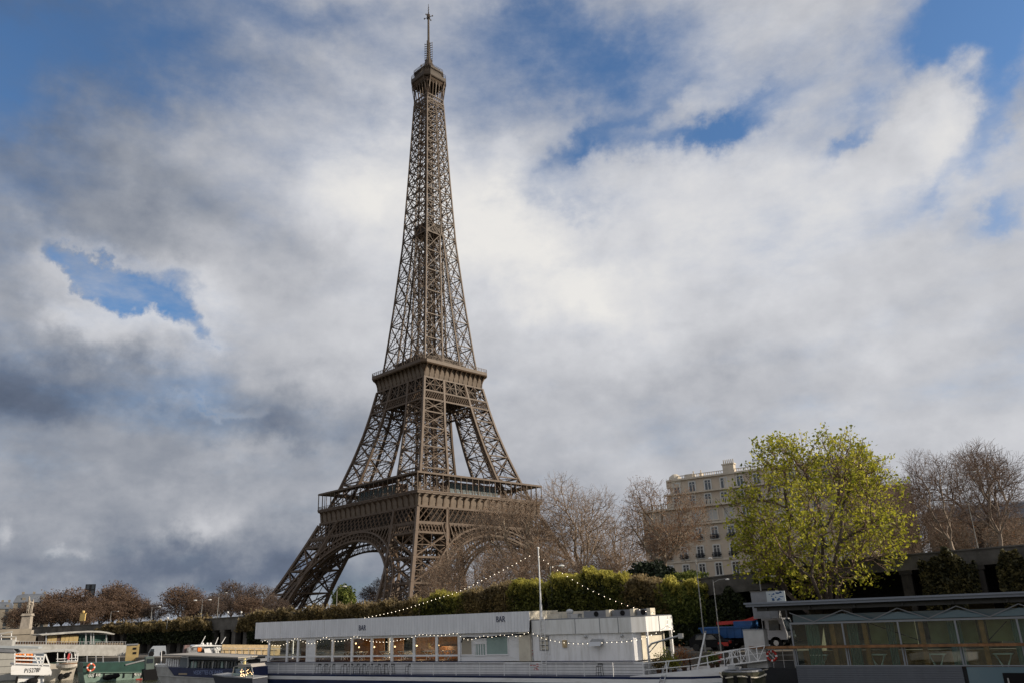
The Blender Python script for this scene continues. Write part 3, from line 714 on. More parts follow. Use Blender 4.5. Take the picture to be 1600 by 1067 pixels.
def hedge(name, n, x0, x1, y0, y1, zb, zt, m, size, seed, label, cat, sprigs=0, group=None, shoots=0, sm=None, **kw):
    rng = np.random.default_rng(seed); P = hedge_pts(rng, n, x0, x1, y0, y1, zb, zt, **kw)
    if sprigs:   # upright shoots above the top
        sx = x0+(x1-x0)*rng.random(sprigs); sy = y0+(y1-y0)*rng.random(sprigs); base = hedge_pts(np.random.default_rng(1), 10, x0, x1, y0, y1, zb, zt, **kw)
        nz = (np.sin(sx*1.3*kw.get('k', 1.)+kw.get('ph', 0))*.45+np.sin(sx*2.9*kw.get('k', 1.)+kw.get('ph', 0)*2)*.3)*kw.get('top_noise', .5)
        e = np.clip(np.minimum(sx-x0, x1-sx)/1.6, 0, 1); tz = zt(sx)+nz-(1-np.sqrt(e))*1.1
        for j in range(10): 
            q = np.stack([sx+rng.normal(size=sprigs)*.05*j*.5, sy+rng.normal(size=sprigs)*.05*j*.5, tz-.3+j*.085*(.5+rng.random(sprigs))], 1); P = np.concatenate([P, q])
    me = leaf_mesh(name, P, size, rng, m); o = bpy.data.objects.new(name, me); COL.objects.link(o)
    if shoots:   # upright shoots on top, sunlight put into their paler leaf colour
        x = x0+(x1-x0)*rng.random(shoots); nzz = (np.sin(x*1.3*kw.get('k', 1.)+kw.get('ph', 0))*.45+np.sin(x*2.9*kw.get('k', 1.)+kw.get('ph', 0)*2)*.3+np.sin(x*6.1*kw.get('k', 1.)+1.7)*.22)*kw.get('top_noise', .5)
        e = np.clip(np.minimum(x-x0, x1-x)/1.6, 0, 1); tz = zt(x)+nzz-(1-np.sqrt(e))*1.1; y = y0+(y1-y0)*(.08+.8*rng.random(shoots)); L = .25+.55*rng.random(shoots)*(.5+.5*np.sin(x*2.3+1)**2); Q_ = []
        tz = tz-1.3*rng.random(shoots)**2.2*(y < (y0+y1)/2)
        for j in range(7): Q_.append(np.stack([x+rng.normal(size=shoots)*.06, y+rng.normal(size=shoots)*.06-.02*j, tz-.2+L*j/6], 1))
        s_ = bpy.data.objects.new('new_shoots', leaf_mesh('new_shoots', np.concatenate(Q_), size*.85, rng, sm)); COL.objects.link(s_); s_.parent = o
    return tag(o, label, cat, group)
# ------------------------------------------------------------------ ground, water, quay
stone = mat('quay_stone', (.17, .15, .125), .9, col2=(.075, .068, .058), scale=.7, bump=.3, bscale=3)
stone_l = mat('parapet_stone', (.13, .122, .108), .9, col2=(.06, .055, .048), scale=.6, bump=.25, bscale=4)
stone_k = mat('shaded_stone', (.045, .04, .034), .9, var=.4, scale=.8)  # darker stone for the right columns, their shade painted in
asph = mat('asphalt', (.055, .053, .05), .9, var=.3, scale=.5)
soil = mat('park_ground', (.06, .065, .03), .95, col2=(.09, .07, .045), scale=.05)
dark_int = mat('gallery_shade', (.022, .021, .02), .95, var=.3)  # near black: the gallery's lack of light is put into the colour
def water_mat():
    m = mat('river_water', (.035, .042, .018), .07, spec=.6); nt = m.node_tree; nd = nt.nodes; lk = nt.links; b = nd['Principled BSDF']; b.inputs['IOR'].default_value = 1.33
    t = nd.new('ShaderNodeTexCoord'); mp = nd.new('ShaderNodeMapping'); mp.inputs['Scale'].default_value = (.6, 1.4, 1); lk.new(t.outputs['Object'], mp.inputs[0])
    n = nd.new('ShaderNodeTexNoise'); n.inputs['Scale'].default_value = 1.1; n.inputs['Detail'].default_value = 6; lk.new(mp.outputs[0], n.inputs['Vector'])
    bp = nd.new('ShaderNodeBump'); bp.inputs['Strength'].default_value = .9; bp.inputs['Distance'].default_value = .35; lk.new(n.outputs[0], bp.inputs['Height']); lk.new(bp.outputs[0], b.inputs['Normal']); return m
w = MB(); w.face([(-4000, -1500, 0), (2000, -1500, 0), (2000, 68.1, 0), (-4000, 68.1, 0)])
tag(w.build('water', water_mat()), kind='structure')
def zw(X): return float(np.interp(X, [-700, -110, -54, -32, -22.5, -14.6, -2.4, 10, 60], [6.6, 6.8, 7.6, 8.3, 8.85, 9.3, 9.5, 9.9, 10.8]))
XS = [-4000, -1200, -700, -300, -200, -110, -80, -54, -42, -32, -22.5, -14.6, -2.4, 10, 35, 60, 300, 2000]
g = MB()
rows = []
for Y, f in ((88.05, lambda X: zw(X)-.95), (110, lambda X: zw(X)-.95), (135, lambda X: zw(X)-.6), (400, lambda X: 7.), (6000, lambda X: 7.)):
    rows.append([(X, Y, f(X)) for X in XS])
g.loft(rows); tag(g.build('ground', soil), kind='structure')
g = MB()
for a, b in zip(XS[1:-1], XS[2:-1]):
    g.hexa([(a, 80.2, zw(a)-1.4), (b, 80.2, zw(b)-1.4), (b, 92, zw(b)-1.4), (a, 92, zw(a)-1.4), (a, 80.2, zw(a)-.9), (b, 80.2, zw(b)-.9), (b, 92, zw(b)-.9), (a, 92, zw(a)-.9)])
tag(g.build('street', asph), kind='structure')
g = MB(); g.box(-900, 300, 68, 92, -1, 2.0); tag(g.build('quay', stone), kind='structure')
# ------------------------------------------------------------------ embankment wall
wall = empty('embankment_wall', (-60, 80, 2), 0, 'long dark stone embankment wall with columned gallery below the tree lined street', 'wall')
def lp(P): return (P[0]+60, P[1]-80, P[2]-2)
pm = MB(); bk = MB(); cp = MB()
WX = [-700, -300, -200, -110, -80, -54, -42, -32, -22.5, -14.6, -2.4, 10, 35, 60]
for a, b in zip(WX, WX[1:]):
    za, zb = zw(a), zw(b)
    th = 1.75 if a < -25 else 1.38
    pm.hexa([lp(p) for p in ((a, 79.7, za-th), (b, 79.7, zb-th), (b, 80.2, zb-th), (a, 80.2, za-th), (a, 79.7, za-.12), (b, 79.7, zb-.12), (b, 80.2, zb-.12), (a, 80.2, za-.12))])
    cp.hexa([lp(p) for p in ((a, 79.58, za-.12), (b, 79.58, zb-.12), (b, 80.32, zb-.12), (a, 80.32, za-.12), (a, 79.58, za), (b, 79.58, zb), (b, 80.32, zb), (a, 80.32, za))])
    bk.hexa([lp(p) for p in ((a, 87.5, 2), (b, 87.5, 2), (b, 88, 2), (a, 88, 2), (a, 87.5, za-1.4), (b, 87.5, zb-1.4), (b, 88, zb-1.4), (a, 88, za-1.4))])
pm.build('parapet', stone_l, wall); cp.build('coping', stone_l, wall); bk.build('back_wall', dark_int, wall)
x = -150.
while x < 30:
    c = MB(); zt = zw(x)-(1.75 if x < -25 else 1.38); q = lp((x, 80, 2)); hw_ = .42
    c.box(q[0]-hw_, q[0]+hw_, -.25, .75, 0, zt-2); c.box(q[0]-hw_-.12, q[0]+hw_+.12, -.33, .85, zt-2.35, zt-2.004); c.build('column', stone_k if x > -92 else stone_l, wall)
    x += 2.6 if x < -92 else 5.6

# ------------------------------------------------------------------ bridge and monument at the far left
br = empty('stone_bridge', (-158, 0, 0), 0, 'pale stone arched road bridge crossing the river beyond the left boats', 'bridge')
bs = mat('bridge_stone', (.22, .195, .16), .9, col2=(.14, .125, .105), scale=.4)
poly = []
b_ = MB()
for i in range(5):
    y0 = -150+i*45.; y1 = y0+45
    n = 12; top = 5.6
    arc = [(y0+4+(37)*j/n, .3+3.9*math.sin(math.pi*j/n)) for j in range(n+1)]
    b_.prism([(y0, -1), (y0+4, -1)]+arc+[(y1-4+4, -1), (y1, top), (y0, top)], 0, -8, 8)
b_.build('arch', bs, br)
p_ = MB(); p_.box(7.6, 8.2, -150, 74, 5.6, 6.5); p_.box(-8.2, -7.6, -150, 74, 5.6, 6.5); p_.build('parapet', bs, br)
st_l = mat('monument_stone', (.36, .32, .27), .85, var=.25, scale=1.)
mo = empty('equestrian_statue', at(43, 963, 170)*[1, 1, 0]+[0, 0, 5.6], R_(140), 'pale stone statue of a man beside a horse on a tall plinth', 'statue'); mo.scale = (.62, .62, .72)
pb = MB(); pb.box(-1.75, 1.75, -1.75, 1.75, 0, .9); pb.loft([[(-s, -s*.8, z), (s, -s*.8, z), (s, s*.8, z), (-s, s*.8, z)] for s, z in ((1.5, .9), (1.35, 4.2))], True)
pb.box(-1.65, 1.65, -1.35, 1.35, 4.2, 4.45); pb.box(-1.5, 1.5, -1.2, 1.2, 4.45, 4.75); pb.build('plinth', st_l, mo)
def skin_fig(name, pts, edges, mat_, parent, root=0, sub=1):
    me = bpy.data.meshes.new(name); me.from_pydata([p[:3] for p in pts], edges, []); o = bpy.data.objects.new(name, me); COL.objects.link(o); o.parent = parent
    o.modifiers.new('skin', 'SKIN'); 
    for i, p in enumerate(pts): me.skin_vertices[0].data[i].radius = (p[3], p[3]) if len(p) < 5 else (p[3], p[4])
    me.skin_vertices[0].data[root].use_root = True
    s = o.modifiers.new('sub', 'SUBSURF'); s.levels = s.render_levels = sub
    me.materials.append(mat_); return o
skin_fig('horse', [(0, 0, 7.1, .5), (.9, 0, 7.15, .48), (-.6, 0, 7.2, .45), (-1.05, 0, 7.9, .3), (-1.2, 0, 8.6, .2), (-1.65, 0, 8.5, .14), (1.2, .2, 6.3, .2), (1.3, .2, 5.5, .12), (1.2, .2, 4.8, .12), (1.2, -.2, 6.3, .2), (1.25, -.2, 5.5, .12), (1.15, -.2, 4.8, .12),
  (-.75, .22, 6.3, .18), (-.7, .22, 5.6, .11), (-.75, .22, 4.8, .11), (-.8, -.22, 6.4, .18), (-1.1, -.22, 5.9, .11), (-1.0, -.22, 5.2, .1), (1.5, 0, 6.8, .13), (1.6, 0, 5.9, .1)],
  [(0, 1), (0, 2), (2, 3), (3, 4), (4, 5), (1, 6), (6, 7), (7, 8), (1, 9), (9, 10), (10, 11), (2, 12), (12, 13), (13, 14), (2, 15), (15, 16), (16, 17), (1, 18), (18, 19)], st_l, mo)
skin_fig('standing_figure', [(-.3, -.9, 6.5, .26), (-.35, -.9, 7.3, .32), (-.35, -.9, 7.75, .12), (-.35, -.9, 8.05, .19), (-.1, -.9, 5.6, .15), (0, -.9, 4.8, .13), (-.5, -.95, 5.6, .15), (-.6, -.95, 4.8, .13), (-.75, -.8, 7.2, .11), (-.95, -.5, 7.5, .09), (.05, -.95, 7.1, .11), (.1, -1.1, 6.5, .09)],
  [(0, 1), (1, 2), (2, 3), (0, 4), (4, 5), (0, 6), (6, 7), (1, 8), (8, 9), (1, 10), (10, 11)], st_l, mo)
gold = mat('gilded', (.72, .52, .20), .45, metal=.3, var=.2)
gs = empty('gilded_sign', at(128, 974, 175), R_(20), 'small gilded signboard topped by a ball above the embankment', 'sign')
q = MB(); q.box(-.55, .55, -.1, .1, .5, 1.75); q.box(-.65, .65, -.14, .14, 1.75, 1.85); q.build('board', gold, gs)
q = MB(); q.ball((0, 0, 2.1), .26); q.build('finial', gold, gs); q = MB(); q.box(-.42, -.34, -.05, .05, -.5, .5); q.box(.34, .42, -.05, .05, -.5, .5); q.build('leg', bark_dark, gs)

# ------------------------------------------------------------------ buildings
lime = mat('limestone', (.56, .48, .38), .9, col2=(.46, .39, .31), scale=.35, bump=.1, bscale=8)
lime_t = mat('limestone_trim', (.56, .50, .41), .85, var=.15, scale=.6)
zinc = mat('zinc_roof', (.13, .145, .17), .45, var=.25, scale=.3, metal=.2)
wglass = mat('window_glass', (.03, .04, .05), .06, spec=1.)
wframe = mat('window_frame', (.55, .55, .52), .6)
ironb = mat('balcony_iron', (.015, .017, .022), .6)
shut = mat('shutter', (.42, .42, .40), .7)
BY = 150.
def bx_(x, y, Y=BY): return ony(x, y, Y)
bX0, bX1 = bx_(1006, 830)[0], bx_(1345, 800)[0]; g0 = 8.6
blg = empty('apartment_building', (bX0, BY, g0), 0, 'cream stone apartment building with iron balconies behind the yellow green tree', 'building')
def bl(p): return (p[0]-bX0, p[1]-BY, p[2]-g0)
Zr = [12.4, 15.65, 19.0, 22.45, 25.5, 28.3]   # middle height of each storey's windows
b = MB(); ztop1 = 24.0; ztop2 = 29.9
xs2 = bx_(1038, 780)[0]
b.box(0, bX1-bX0, 0, 14, 0, ztop1-g0); b.box(xs2-bX0, bX1-bX0, 1.3, 14, ztop1-g0, 27.0-g0); b.box(xs2-bX0+.6, bX1-bX0, 2.0, 14, 27.0-g0, ztop2-g0)
b.build('wall', lime, blg)
t = MB()
for z, p, y0 in ((13.9, .16, 0), (20.7, .5, 0), (24.0, .75, 0)): t.box(-p, bX1-bX0+p, -p, .2, z-g0, z-g0+.38)
t.box(xs2-bX0-.4, bX1-bX0, .75, 1.5, 27.0-g0, 27.3-g0); t.box(xs2-bX0+.2, bX1-bX0, 1.6, 2.3, ztop2-g0, ztop2-g0+.35)
t.build('cornice', lime_t, blg)
cols = [bx_(1117, 831)[0]+3.25*i for i in range(-4, 11)]
wm = {}
def win_parts(kind):
    w, h = (1.35, 2.25) if kind != 'shut' else (2.1, 2.1)
    fr_, gl_, bc = MB(), MB(), MB()
    for s in (-1, 1): fr_.box(s*w/2-.12, s*w/2+.12, -.1, .12, -h/2, h/2)
    fr_.box(-w/2, w/2, -.1, .12, h/2-.12, h/2+.12); fr_.box(-w/2-.25, w/2+.25, -.28, .1, -h/2-.2, -h/2); fr_.box(-.07, .07, -.03, .1, -h/2, h/2-.12); fr_.box(-w/2, w/2, -.03, .1, h*.22, h*.22+.08)
    gl_.box(-w/2+.12, w/2-.12, -.015, .08, -h/2, h/2-.12)
    bc.box(-w/2-.2, w/2+.2, -.42, -.38, -h/2+.8, -h/2+.86); bc.box(-w/2-.2, w/2+.2, -.42, -.38, -h/2+.02, -h/2+.07)
    for i in range(14): xx = -w/2-.15+(w+.3)*i/13; bc.box(xx-.03, xx+.03, -.42, -.38, -h/2, -h/2+.82)
    for i in range(4): xx = -w/2-.15+(w+.3)*i/3; bc.ball((xx, -.4, -h/2+.4), .16, 6, 4)
    return fr_, gl_, bc
def make_win(kind):
    f, g_, c = win_parts(kind)
    fo = f.build('window', wframe if kind != 'shut' else lime_t, blg); g_.build('shutter' if kind == 'shut' else 'pane', shut if kind == 'shut' else wglass, fo)
    if kind == 'bal': c.build('balcony_rail', ironb, fo)
    return fo
used = set(); proto = {}
for r, z in enumerate(Zr):
    for i, X in enumerate(cols):
        kind = 'bal' if r in (1, 2) else ('shut' if (r == 3 and i % 4 != 2) else 'plain')
        yoff = -.03 if r < 4 else (1.27 if r == 4 else 1.97); Xo = X-bX0-(1.0 if r > 3 else 0)
        if r > 3 and Xo < xs2-bX0+1: continue
        if Xo < 1.2 or Xo > bX1-bX0-1.2: continue
        if kind not in proto: o = proto[kind] = make_win(kind)
        else: o = copy_tree(proto[kind], blg)
        o.location = (Xo, yoff, z-g0)
lg_ = MB()
for k_, z in ((.62, 24.38), ): 
    lg_.box(-.5, bX1-bX0, -.62, -.5, z-g0+.8, z-g0+.92)
    x = -.4
    while x < bX1-bX0: lg_.box(x, x+.14, -.62, -.5, z-g0, z-g0+.8); x += .38
lg_.build('balustrade', lime_t, blg)
lr = MB(); x = xs2-bX0+.6
lr.box(x, bX1-bX0, 2.2, 2.35, ztop2+.9-g0, ztop2+1.02-g0)
while x < bX1-bX0: lr.box(x, x+.1, 2.2, 2.35, ztop2+.35-g0, ztop2+.9-g0); x += .45
for i in range(5): x = xs2-bX0+4+i*8; lr.box(x, x+1.6, 2.1, 2.5, ztop2+.35-g0, ztop2+1.1-g0)
lr.build('roof_balustrade', lime_t, blg)
cx = bx_(1133, 735)[0]-bX0; c = MB(); c.box(cx-1.1, cx+1.1, 1.9, 3.2, 27-g0, ztop2+1.9-g0); c.box(cx-1.25, cx+1.25, 1.8, 3.3, ztop2+1.9-g0, ztop2+2.15-g0)
for i in range(6): c.cyl((cx-.95+i*.38, 2.5, ztop2+2.15-g0), (cx-.95+i*.38, 2.5, ztop2+3.0-g0), .13, .1, 6)
c.build('chimney', lime_t, blg)
for pxx in (1086, 1074):
    cx = bx_(pxx, 742)[0]-bX0; c = MB(); c.box(cx-.3, cx+.3, 3.0, 3.8, ztop2-g0, ztop2+1.2-g0); c.cyl((cx, 3.4, ztop2+1.2-g0), (cx, 3.4, ztop2+1.8-g0), .15, .12, 6); c.build('chimney', lime_t, blg)
cx = bx_(1046, 748)[0]-bX0; c = MB(); c.ball((cx, 3.0, ztop2-g0+.2), 1.35, 14, 8, (1, 1, 1.05)); c.box(cx-1.6, cx+1.6, 1.9, 2.6, 28.6-g0, ztop2-g0+.4); c.build('dome', lime_t, blg)
def mass(name, x0, x1, ytop, D, label, dep=12, roof=None, ybase=930, rows=4, colw=3.2, wallm=None, zb=None, ry=0):
    a, b2 = at(x0, ytop, D), at(x1, ytop, D); base = 6.5 if zb is None else zb
    dx, dy = b2[0]-a[0], b2[1]-a[1]; L = math.hypot(dx, dy); rz = math.atan2(dy, dx)
    r = empty(name, (a[0], a[1], base), rz, label, 'building'); H = (a[2]+b2[2])/2-base; rh = H*.24 if roof else 0
    m = MB(); m.box(0, L, 0, dep, 0, H-rh); m.build('wall', wallm or lime, r)
    if roof:
        m = MB(); m.loft([[(-.3, -.3, H-rh), (L+.3, -.3, H-rh), (L+.3, dep, H-rh), (-.3, dep, H-rh)], [(.6, 1.6, H-.6), (L-.6, 1.6, H-.6), (L-.6, dep-1.5, H-.6), (.6, dep-1.5, H-.6)], [(2.5, dep*.4, H), (L-2.5, dep*.4, H), (L-2.5, dep*.6, H), (2.5, dep*.6, H)]], True); ro = m.build('roof', zinc, r)
        n = max(2, int(L/4))
        for i in range(n):
            x = L*(i+.5)/n; m = MB(); m.box(x-.5, x+.5, .3, 2.0, H-rh+.3, H-rh+1.6); m.build('dormer', bs, ro)
        for i in range(3): x = L*(i+.7)/3.4; m = MB(); m.box(x-.4, x+.4, dep*.4, dep*.48, H-1, H+.7); m.build('chimney', bs, ro)
    n = max(2, int(L/colw)); hh = (H-rh)/rows
    w0 = None
    for j in range(rows):
        for i in range(n):
            if w0 is None: m = MB(); m.box(-.55, .55, -.04, .1, -.95, .95); w0 = m.build('window', wglass, r); o = w0
            else: o = w0.copy(); COL.objects.link(o); o.parent = r
            o.location = (L*(i+.5)/n, 0, hh*(j+.5))
    return r
mass('mansion', 24, 82, 926, 330, 'grey roofed stone mansion block rising behind the statue', roof=1, rows=5, wallm=bs)
mass('townhouse', -14, 22, 939, 380, 'low pale townhouse row at the left edge beyond the statue', roof=1, rows=4, wallm=bs)
mass('townhouse', 1352, 1422, 758, 175, 'cream stone townhouse glimpsed right of the yellow green tree', roof=None, rows=5, zb=8.5)
mass('villa', 1440, 1660, 783, 215, 'dark roofed cream villa glimpsed through the bare trees at the right edge', roof=1, rows=4, zb=9, wallm=bs)
mass('tower_block', 134, 150, 912, 420, 'dark flat topped block standing out above the brown far trees', roof=None, rows=8, wallm=mat('dark_wall', (.05, .045, .045), .9), dep=10)

# ------------------------------------------------------------------ trees, hedges
G1 = 'bare plane trees along the street'
tree_at('big', 'plane_tree', 812, 118, 757, 800, 'bare plane tree with spreading pale limbs in front of the tower leg', .4, G1, 1.1)
tree_at('round', 'plane_tree', 912, 120, 735, 905, 'tall leafless round crowned plane tree right of the tower', 1.2, G1, 1.0)
tree_at('rust', 'plane_tree', 1046, 108, 742, 1048, 'pale trunked plane tree with rusty leaves before the building corner', 2.1, G1, 1.0)
tree_at('brown', 'plane_tree', 1372, 110, 700, 1365, 'dark bare plane tree behind the yellow green tree', .7, G1, 1.1)
tree_at('brown', 'plane_tree', 1506, 98, 690, 1490, 'brown bare plane tree second from the right edge', 2.3, G1, 1.0)
tree_at('brown', 'plane_tree', 1586, 92, 678, 1580, 'brown bare plane tree at the right edge', 4.0, G1, 1.0)
tree_at('darker', 'plane_tree', 1552, 120, 688, 1545, 'thin bare plane tree between the two rightmost brown ones', 5.1, G1, 1.2)
tree_at('brown', 'plane_tree', 1440, 135, 740, 1440, 'lower brown bare tree just right of the yellow green tree', 1.1, G1, 1.2)
tree_at('brown', 'plane_tree', 1405, 125, 735, 1405, 'brown bare tree showing behind the right side of the yellow green tree', 3.3, G1, 1.1)
tree_at('round', 'plane_tree', 962, 140, 792, 965, 'small bare tree between the round crowned and the rusty plane tree', 3.0, G1, 1.1)
for i, (x, D, yt, w_, lb) in enumerate(((742, 128, 822, 1.0, 'brown leafless thicket below the tower arch'), (858, 112, 835, 1.1, 'brown leafless thicket behind the light mast'), (700, 150, 862, 1.0, 'low brown thicket left of the tower arch opening'),
        (985, 122, 840, 1.0, 'russet thicket between the hedge and the cream building'), (1470, 118, 785, 1.3, 'russet thicket below the bare trees, right of the yellow green tree'), (1560, 120, 788, 1.4, 'russet thicket in the right corner above the wall'), (790, 105, 850, 1.2, 'dense brown thicket left of the light mast'), (925, 106, 862, 1.1, 'brown thicket at the foot of the round crowned tree'), (1400, 128, 800, 1.0, 'russet thicket beside the townhouse'))):
    tree_at('scrub', 'thicket', x, D, yt, x, lb, i*1.1, 'brown thickets behind the hedge', w_)
gt = tree_at('green', 'linden_tree', 1290, 78, 674, 1268, 'yellow green leafy tree rising from the lower quay at right', 1.0, None, 1.0, zb=2.0)
for i, (x, D, yt, k_, lb) in enumerate(((30, 300, 948, 'far', 'low brown tree at the left edge behind the statue'), (100, 250, 917, 'far', 'brown far tree between the statue and the gilded sign'), (178, 245, 904, 'fartall', 'tallest brown far tree above the gilded sign'), (222, 260, 931, 'farbare', 'small dark far tree left of the lone round tree'),
        (286, 215, 909, 'fartall', 'lone round brown tree above the colonnade'), (362, 250, 902, 'farbare', 'dark bare far tree left of the tower foot'), (402, 235, 908, 'farbare', 'dark bare far tree touching the tower foot'), (598, 330, 897, 'farbare', 'small bare tree seen through the left arch'), (634, 310, 893, 'farbare', 'small bare tree behind the near tower leg'), (330, 230, 928, 'farbare', 'low dark tree right of the lone round tree'), (140, 225, 935, 'far', 'low brown tree in front of the dark block'), (388, 190, 930, 'far', 'low brown tree above the colonnade end'), (60, 262, 938, 'far', 'low brown tree right of the statue'), (160, 232, 930, 'far', 'brown far tree just right of the dark block'), (200, 238, 926, 'far', 'brown far tree left of the small dark one'), (243, 222, 938, 'farbare', 'low dark tree between two taller brown ones'), (312, 240, 934, 'far', 'low brown tree right behind the two armed lamp'), (345, 236, 922, 'farbare', 'dark bare tree behind the tall single lamp'), (428, 225, 925, 'farbare', 'dark bare tree under the outer edge of the tower leg'), (118, 215, 938, 'far', 'low brown tree left of the gilded sign'), (85, 225, 934, 'far', 'low brown tree below the mansion roof'))):
    tree_at(k_, 'far_tree', x, D, yt, x, lb, i*.9, 'far trees along the left bank', 1.38)
def bush(x, yt, yb, D, r, m, label, n=5000, size=.16, seed=1, name='bush'):
    rng = np.random.default_rng(seed); c = at(x, yb, D); zt = at(x, yt, D)[2]; z0 = zstreet(c[0]); h = zt-z0
    u = rng.normal(size=(n, 3)); u /= np.linalg.norm(u, axis=1)[:, None]; rr_ = rng.random(n)**.35
    lum = 1+.22*np.sin(u[:, 0]*5+seed)*np.sin(u[:, 2]*6+1)+.15*np.sin(u[:, 1]*9)
    P = u*(rr_*lum)[:, None]*[r, r, h/2]+[c[0], c[1], z0+h/2]; P = P[P[:, 2] > z0-.5]
    o = bpy.data.objects.new(name, leaf_mesh(name, P, size, rng, m)); COL.objects.link(o); return tag(o, label, 'bush')
bush(537, 914, 935, 190, 2.6, lf_green2, 'round green bush in front of the left tower arch', 3500, .3, 3)
bush(1016, 876, 905, 105, 3.1, lf_dark, 'dark evergreen bush below the pale trunked plane tree', 7000, .2, 5)
bush(1075, 893, 905, 104, 2.3, lf_green2, 'green bush right of the dark evergreen bush', 4000, .18, 7)
Yh0, Yh1 = 78.2, 81.2
def zpx(pts, Y):
    P = sorted([tuple(ony(x, y, Y)) for x, y in pts]); X_ = [p[0] for p in P]; Z_ = [p[2] for p in P]
    return lambda X: np.interp(X, X_, Z_)
def Xp(x, y, Y=79.7): return float(ony(x, y, Y)[0])
top = zpx([(82, 972), (200, 967), (330, 957), (420, 946), (520, 938), (640, 928), (700, 918), (800, 902), (900, 893), (980, 888), (1040, 899), (1100, 893)], 79.7)
wallz = lambda X: np.interp(X, WX, [zw(v) for v in WX])
HG = 'hedges hanging over the embankment wall'
lf_sh = leafmat('leaf_sunlit_tips', (.22, .21, .04), (.58, .52, .14), (.40, .37, .08), .6, .6)  # tip leaves with the sun on the hedge tops painted in
lf_sb = leafmat('leaf_sunlit_pinkish', (.14, .10, .05), (.42, .34, .20), (.27, .21, .11), .6, .5)
lf_body = leafmat('leaf_hedge_body', (.018, .024, .007), (.16, .16, .03), (.06, .07, .013), .5, .35)  # darker body leaves, shade below the bright tips put into the colour
def hd(x0, x1, y, n, m, size, seed, label, drop, name='hedge', sp=250, tn=.6, dz=0., sm_=None, **kw):
    a, b = Xp(x0, y), Xp(x1, y)
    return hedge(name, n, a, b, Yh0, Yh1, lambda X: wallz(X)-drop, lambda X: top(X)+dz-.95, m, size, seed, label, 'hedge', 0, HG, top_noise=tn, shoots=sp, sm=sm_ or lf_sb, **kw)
hd(160, 272, 968, 9000, lf_brown, .2, 1, 'thin brown hedge on the far left wall', 1.6)
hd(268, 336, 960, 6000, lf_brown, .2, 2, 'brown hedge just left of the colonnade', 1.6, ph=1)
hd(384, 470, 945, 9000, lf_brown, .17, 3, 'brown and gold hedge at the foot of the left tower leg', 2.2, ph=2)
hd(462, 560, 938, 10000, lf_brown, .16, 4, 'olive brown hedge below the left arch', 2.6, ph=.5)
hd(548, 668, 930, 12000, lf_brown, .15, 5, 'brown hedge in front of the near tower leg', 3.0, sm_=lf_sb, sp=500, ph=2.2)
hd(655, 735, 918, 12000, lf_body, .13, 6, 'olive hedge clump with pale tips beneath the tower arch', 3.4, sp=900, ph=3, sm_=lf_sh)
hd(722, 812, 908, 12000, lf_brown, .13, 7, 'brownish hedge clump left of the light mast', 3.4, sp=700, sm_=lf_sb, ph=4)
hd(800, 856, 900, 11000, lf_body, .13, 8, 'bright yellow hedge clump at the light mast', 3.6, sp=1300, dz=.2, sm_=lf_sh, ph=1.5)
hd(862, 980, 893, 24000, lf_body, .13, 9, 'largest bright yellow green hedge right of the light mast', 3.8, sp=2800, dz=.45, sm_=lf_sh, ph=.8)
hd(972, 1048, 900, 12000, lf_brown, .13, 10, 'pinkish brown hedge clump right of the yellow hedge', 3.8, sp=700, sm_=lf_sb, ph=5)
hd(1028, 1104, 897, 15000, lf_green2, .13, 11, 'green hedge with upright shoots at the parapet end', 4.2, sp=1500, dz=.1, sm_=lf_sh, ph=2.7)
lf_ol = leafmat('leaf_olive', (.012, .014, .006), (.12, .10, .035), (.04, .04, .015), .9, .2)
def ivy(x0, x1, y, n, seed, label, ztop, zbot, size=.17, m=None):
    a, b = Xp(x0, y, 79.3), Xp(x1, y, 79.3)
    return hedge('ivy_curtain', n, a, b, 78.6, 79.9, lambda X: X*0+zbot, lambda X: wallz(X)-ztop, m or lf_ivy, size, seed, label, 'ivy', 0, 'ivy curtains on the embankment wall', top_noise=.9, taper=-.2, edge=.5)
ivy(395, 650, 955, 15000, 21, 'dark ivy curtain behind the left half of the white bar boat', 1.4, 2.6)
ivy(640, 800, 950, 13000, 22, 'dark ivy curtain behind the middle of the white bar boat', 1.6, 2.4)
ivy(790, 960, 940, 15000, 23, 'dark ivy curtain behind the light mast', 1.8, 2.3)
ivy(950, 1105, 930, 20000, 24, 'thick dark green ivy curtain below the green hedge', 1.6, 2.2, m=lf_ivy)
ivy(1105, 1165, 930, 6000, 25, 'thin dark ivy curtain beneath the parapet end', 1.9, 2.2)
ivy(1436, 1524, 880, 7000, 26, 'olive ivy hanging over the right parapet', .5, 4.6, .17, lf_ol)
ivy(1180, 1272, 900, 5000, 27, 'green creeper trailing over the parapet below the yellow green tree', -.1, 7.6, .15, lf_green2)
ivy(1556, 1640, 880, 5500, 28, 'dark olive ivy at the right edge of the parapet', .9, 4.3, .17, lf_ol)
ivy(205, 330, 985, 8000, 29, 'sparse dark ivy between the far left columns', 1.3, 3.4)
